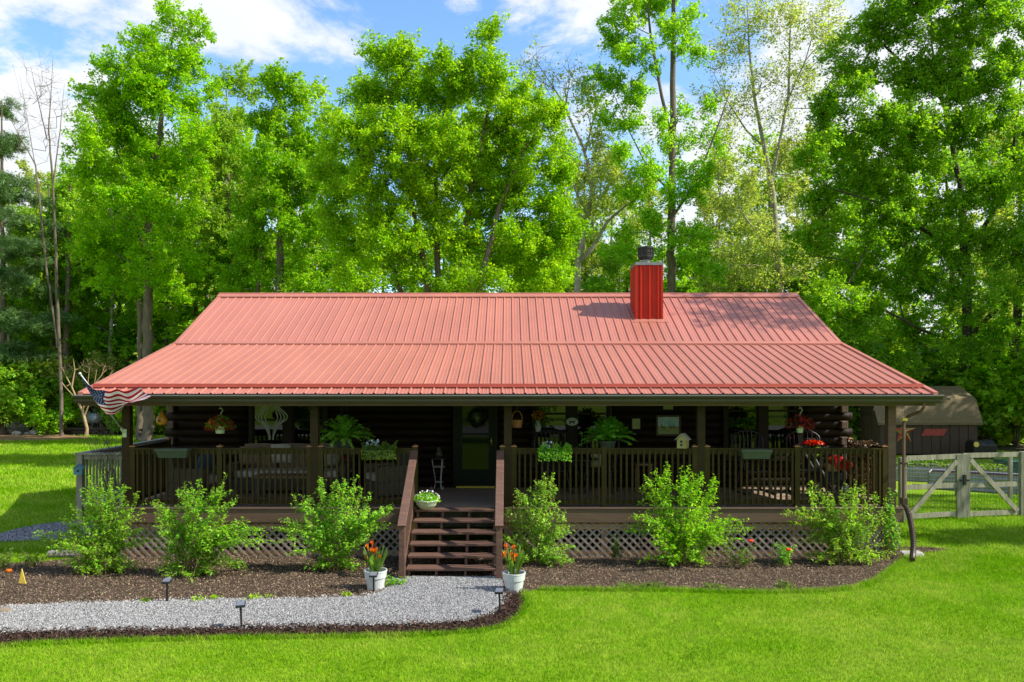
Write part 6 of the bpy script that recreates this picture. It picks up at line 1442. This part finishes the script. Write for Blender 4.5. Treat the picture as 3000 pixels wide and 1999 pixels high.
# wooden double gate
ga, gmid, gb = Vector((8.24,16.8,0)), Vector((9.68,17.12,0)), Vector((11.10,17.42,0)); H = 1.33
root = thing('wooden_gate', tuple(gmid), 'pale wooden double gate with wire mesh and diagonal braces right of the cabin', 'gate')
def post(v, w_, h, n_='gate_post'): g = MB(); g.box(v.x-w_/2,v.x+w_/2,v.y-.05,v.y+.05,0,h); return g.build(n_, M['palewood'], root, bevel=.008)
post(ga, .14, 1.33); post(gb+Vector((.06,0,0)), .14, 1.40)
def wire(mb, p, q, z0, z1, step=.10):
    L = (q-p).length; k = 0
    while k*step < L: v = p+(q-p)*(k*step/L); mb.tube([(v.x,v.y-.01,z0),(v.x,v.y-.01,z1)], .0022, 3, cap=False); k += 1
    z = z0
    while z < z1: mb.tube([(p.x,p.y-.012,z),(q.x,q.y-.012,z)], .0022, 3, cap=False); z += step
for (p, q, rev, lab) in ((ga+Vector((.09,.02,0)), gmid-Vector((.012,.003,0)), 0, 'l'), (gmid+Vector((.012,.003,0)), gb-Vector((.03,.006,0)), 1, 'r')):
    g = MB(); z1 = H-.02+(.03 if rev else 0)
    for z in (.09, .70, z1): g.bar((p.x,p.y,z),(q.x,q.y,z+(0 if rev else .02)), .035, .10)
    st_x = q if not rev else p; d_ = (q-p).normalized(); s_ = -1 if not rev else 1; e = st_x+d_*s_*.07
    g.bar((e.x,e.y-.03,.02),(e.x,e.y-.03,1.37), .14,.035, up=(0,1,0))
    lf = g.build('gate_leaf', M['palewood'], root)
    lo_, hi_ = (p, q) if not rev else (q, p); i_ = d_*(.06 if not rev else -.06); g = MB(); g.bar((lo_+i_+Vector((0,-.035,.12))), (hi_-i_*2.6+Vector((0,-.035,z1-.08))), .03,.10); g.build('brace', M['palewood'], lf)
    g = MB(); wire(g, p, q, .05, z1, .075); g.build('wire_mesh', M['wire'], lf)
g = MB(); c = gmid; g.box(c.x-.10,c.x+.10,c.y-.095,c.y-.055,.80,.84); g.box(c.x-.03,c.x+.03,c.y-.10,c.y-.055,.72,.94); g.build('latch', M['black'], root)
# wire fence beyond the gate to the right of the yard
root = thing('wire_fence', (12.5,22,0), 'thin wire garden fence with wooden stakes behind the gate', 'fence'); g = MB(); fa, fb = Vector((11.4,20.4,0)), Vector((13.6,19.6,0)); wire(g, fa, fb, .05, 1.0, .10); g.build('wire_mesh', M['wire'], root)
for v in (fa, (fa+fb)/2, fb): g = MB(); g.box(v.x-.04,v.x+.04,v.y-.04,v.y+.04,0,1.05); g.build('stake', M['greywood'], root)
# galvanised raised beds
cor = mat('corrugated_steel', (0.36,0.36,0.34), .5, var=.2, vs=3, metal=.1)
def raised(label, x, y, L_, Wd_, h, rz, plants, seed):
    root = thing('raised_bed', (x,y,0), label, 'raised bed', 'corrugated raised beds behind the gate'); g = MB(); n = 10; vs = []; 
    for (ax, ay, bx2, by2) in ((-L_/2,-Wd_/2,L_/2,-Wd_/2),(L_/2,-Wd_/2,L_/2,Wd_/2),(L_/2,Wd_/2,-L_/2,Wd_/2),(-L_/2,Wd_/2,-L_/2,-Wd_/2)):
        d_ = Vector((bx2-ax,by2-ay,0)).normalized(); nn = Vector((d_.y,-d_.x,0)); vs = []
        for k in range(25): z = h*k/24; o = .022*math.sin(k*math.pi/3.0); vs += [Vector((x+ax,y+ay,z))+nn*o, Vector((x+bx2,y+by2,z))+nn*o]
        g.add(vs, [(2*k,2*k+1,2*k+3,2*k+2) for k in range(24)])
    g.build('panel', cor, root); g = MB()
    for sx_ in (-1,1):
        for sy_ in (-1,1): g.box(x+sx_*L_/2-.025,x+sx_*L_/2+.025,y+sy_*Wd_/2-.025,y+sy_*Wd_/2+.025,0,h+.01)
    g.build('corner_post', M['steel'], root)
    g = MB(); g.box(x-L_/2+.03,x+L_/2-.03,y-Wd_/2+.03,y+Wd_/2-.03,h-.10,h-.07); g.build('soil', M['soil'], root)
    if plants:
        r = np.random.default_rng(seed); n = 400; P = np.column_stack([x+(r.random(n)-.5)*L_*.9, y+(r.random(n)-.5)*Wd_*.9, h-.06+r.random(n)*.2]); np_mesh('foliage', leaves(P,.08,.04,r), 4, M['herb'], root)
    root.rotation_euler = (0,0,rz); return root
raised('long corrugated steel raised bed set at an angle behind the gate', 12.75, 21.5, 2.6, 1.0, .44, R(-32), 0, 1)
raised('corrugated steel raised bed farther back behind the left gate leaf', 12.3, 23.6, 1.9, 1.0, .44, R(-22), 1, 2)
raised('small corrugated raised bed behind the middle of the gate', 13.6, 22.9, 1.2, .9, .40, R(-30), 1, 3)
x, y = 15.2, 24.0; root = thing('green_bin', (x,y,0), 'dark green plastic bin in the garden behind the right gate leaf', 'bin'); g = MB(); g.add([(x-.40,y-.28,0),(x+.40,y-.28,0),(x+.40,y+.28,0),(x-.40,y+.28,0),(x-.48,y-.34,.5),(x+.48,y-.34,.5),(x+.48,y+.34,.5),(x-.48,y+.34,.5)], [(0,1,5,4),(1,2,6,5),(2,3,7,6),(3,0,4,7),(4,5,6,7)]); g.build('tub', mat('bin_green',(.015,.10,.06),.45), root); g = MB(); g.box(x-.5,x+.5,y-.36,y+.36,.501,.55); g.build('lid', mat('bin_green',(.02,.1,.06),.4), root, bevel=.02)

# ------------------------------------------------------------------ propane tank and odds and ends at the wood edge
Yt = 44; a = O(226, 1225, Yt); b = O(296, 1225, Yt); zc = O(260, 1226, Yt).z; zc = max(zc, .62); rt = .30; root = thing('propane_tank', ((a.x+b.x)/2,Yt,0), 'silver horizontal propane tank at the edge of the wood', 'tank'); g = MB(); cx_ = (a.x+b.x)/2; hl = (b.x-a.x)/2
prf = [(cx_-hl+ (rt*.9)*(1-math.cos(t)), rt*math.sin(t)) for t in [i*math.pi/2/6 for i in range(7)]]; prf = prf+[(2*cx_-p_[0], p_[1]) for p_ in prf[::-1]]
g.tube([(p_[0],Yt,zc) for p_ in prf], [max(.003,p_[1]) for p_ in prf], 20); g.build('tank', mat('silver_paint',(.50,.52,.53),.4,var=.15,vs=3,metal=.3), root, smooth=True)
for x in (cx_-.4,cx_+.4): g = MB(); g.box(x-.06,x+.06,Yt-.2,Yt+.2,0,zc-.24); g.build('leg', M['dark'], root)
g = MB(); g.lathe((cx_,Yt,zc+.28), [(0,0),(.11,0),(.11,.09),(.06,.13),(0,.13)], 14); g.build('dome', M['steel'], root)
r = random.Random(77)
for i, (x, y, s) in enumerate([(40,1000,.34),(62,1002,.22),(78,998,.40),(100,1000,.30),(120,1002,.22),(14,999,.45),(34,1008,.26)]):
    gx, gy_ = D(x, 1000, 42.3+i*.2).x, 42.2+i*.25; g = MB(); g.ball((gx,gy_,s*.25), s*.8, s*.5, s*.42, 7, 5)
    g.v = [(v[0]+r.uniform(-.04,.04), v[1]+r.uniform(-.04,.04), v[2]+r.uniform(-.03,.03)) for v in g.v]
    tag(g.build('rough_stone', M['stone'], loc=(gx,gy_,0)), ['grey stone at the dirt patch by the wood, second from the left edge','small low stone beside the second grey stone at the wood edge','big grey stone at the left wood edge','grey stone right of the big one at the wood edge','smallest stone near the dead tree foot','largest stone at the very left edge of the wood','pale stone lying on the dirt patch'][i], 'stone', 'stones at the wood edge')
root = thing('wheelbarrow', (D(100,1000,43).x,43,0), 'dark wheelbarrow with bent pale handle at the wood edge left of the tank', 'wheelbarrow'); x = D(100,1000,43).x
g = MB(); g.add([(x-.3,42.8,.35),(x+.35,42.8,.40),(x+.35,43.3,.40),(x-.3,43.3,.35),(x-.45,42.7,.65),(x+.45,42.7,.70),(x+.45,43.4,.70),(x-.45,43.4,.65)], [(3,2,1,0),(0,1,5,4),(1,2,6,5),(2,3,7,6),(3,0,4,7)]); g.build('tray', M['black'], root)
for yy in (42.8,43.3): g = MB(); g.tube([(x+.55,yy,.2),(x-.3,yy,.38),(x-.95,yy,.62)], .022, 6); g.build('handle', M['steel'], root)
g = MB(); g.tube([(x+.55,43.0,.18),(x+.55,43.1,.18)], .18, 14); g.build('wheel', M['blackvinyl'], root)
root = thing('log_pile', (D(235,990,44.8).x,45,0), 'dark pile of cut logs below the silver tank', 'log pile'); x = D(235,990,44.8).x; g = MB()
for k in range(9): g.tube([(x-.9+r.uniform(-.3,.3),43.0+(k % 5)*.18,.10+(k//5)*.18),(x+.9+r.uniform(-.3,.3),43.05+(k % 5)*.18,.10+(k//5)*.18)], .09, 8)
g.build('log_stack', M['barkdark'], root)
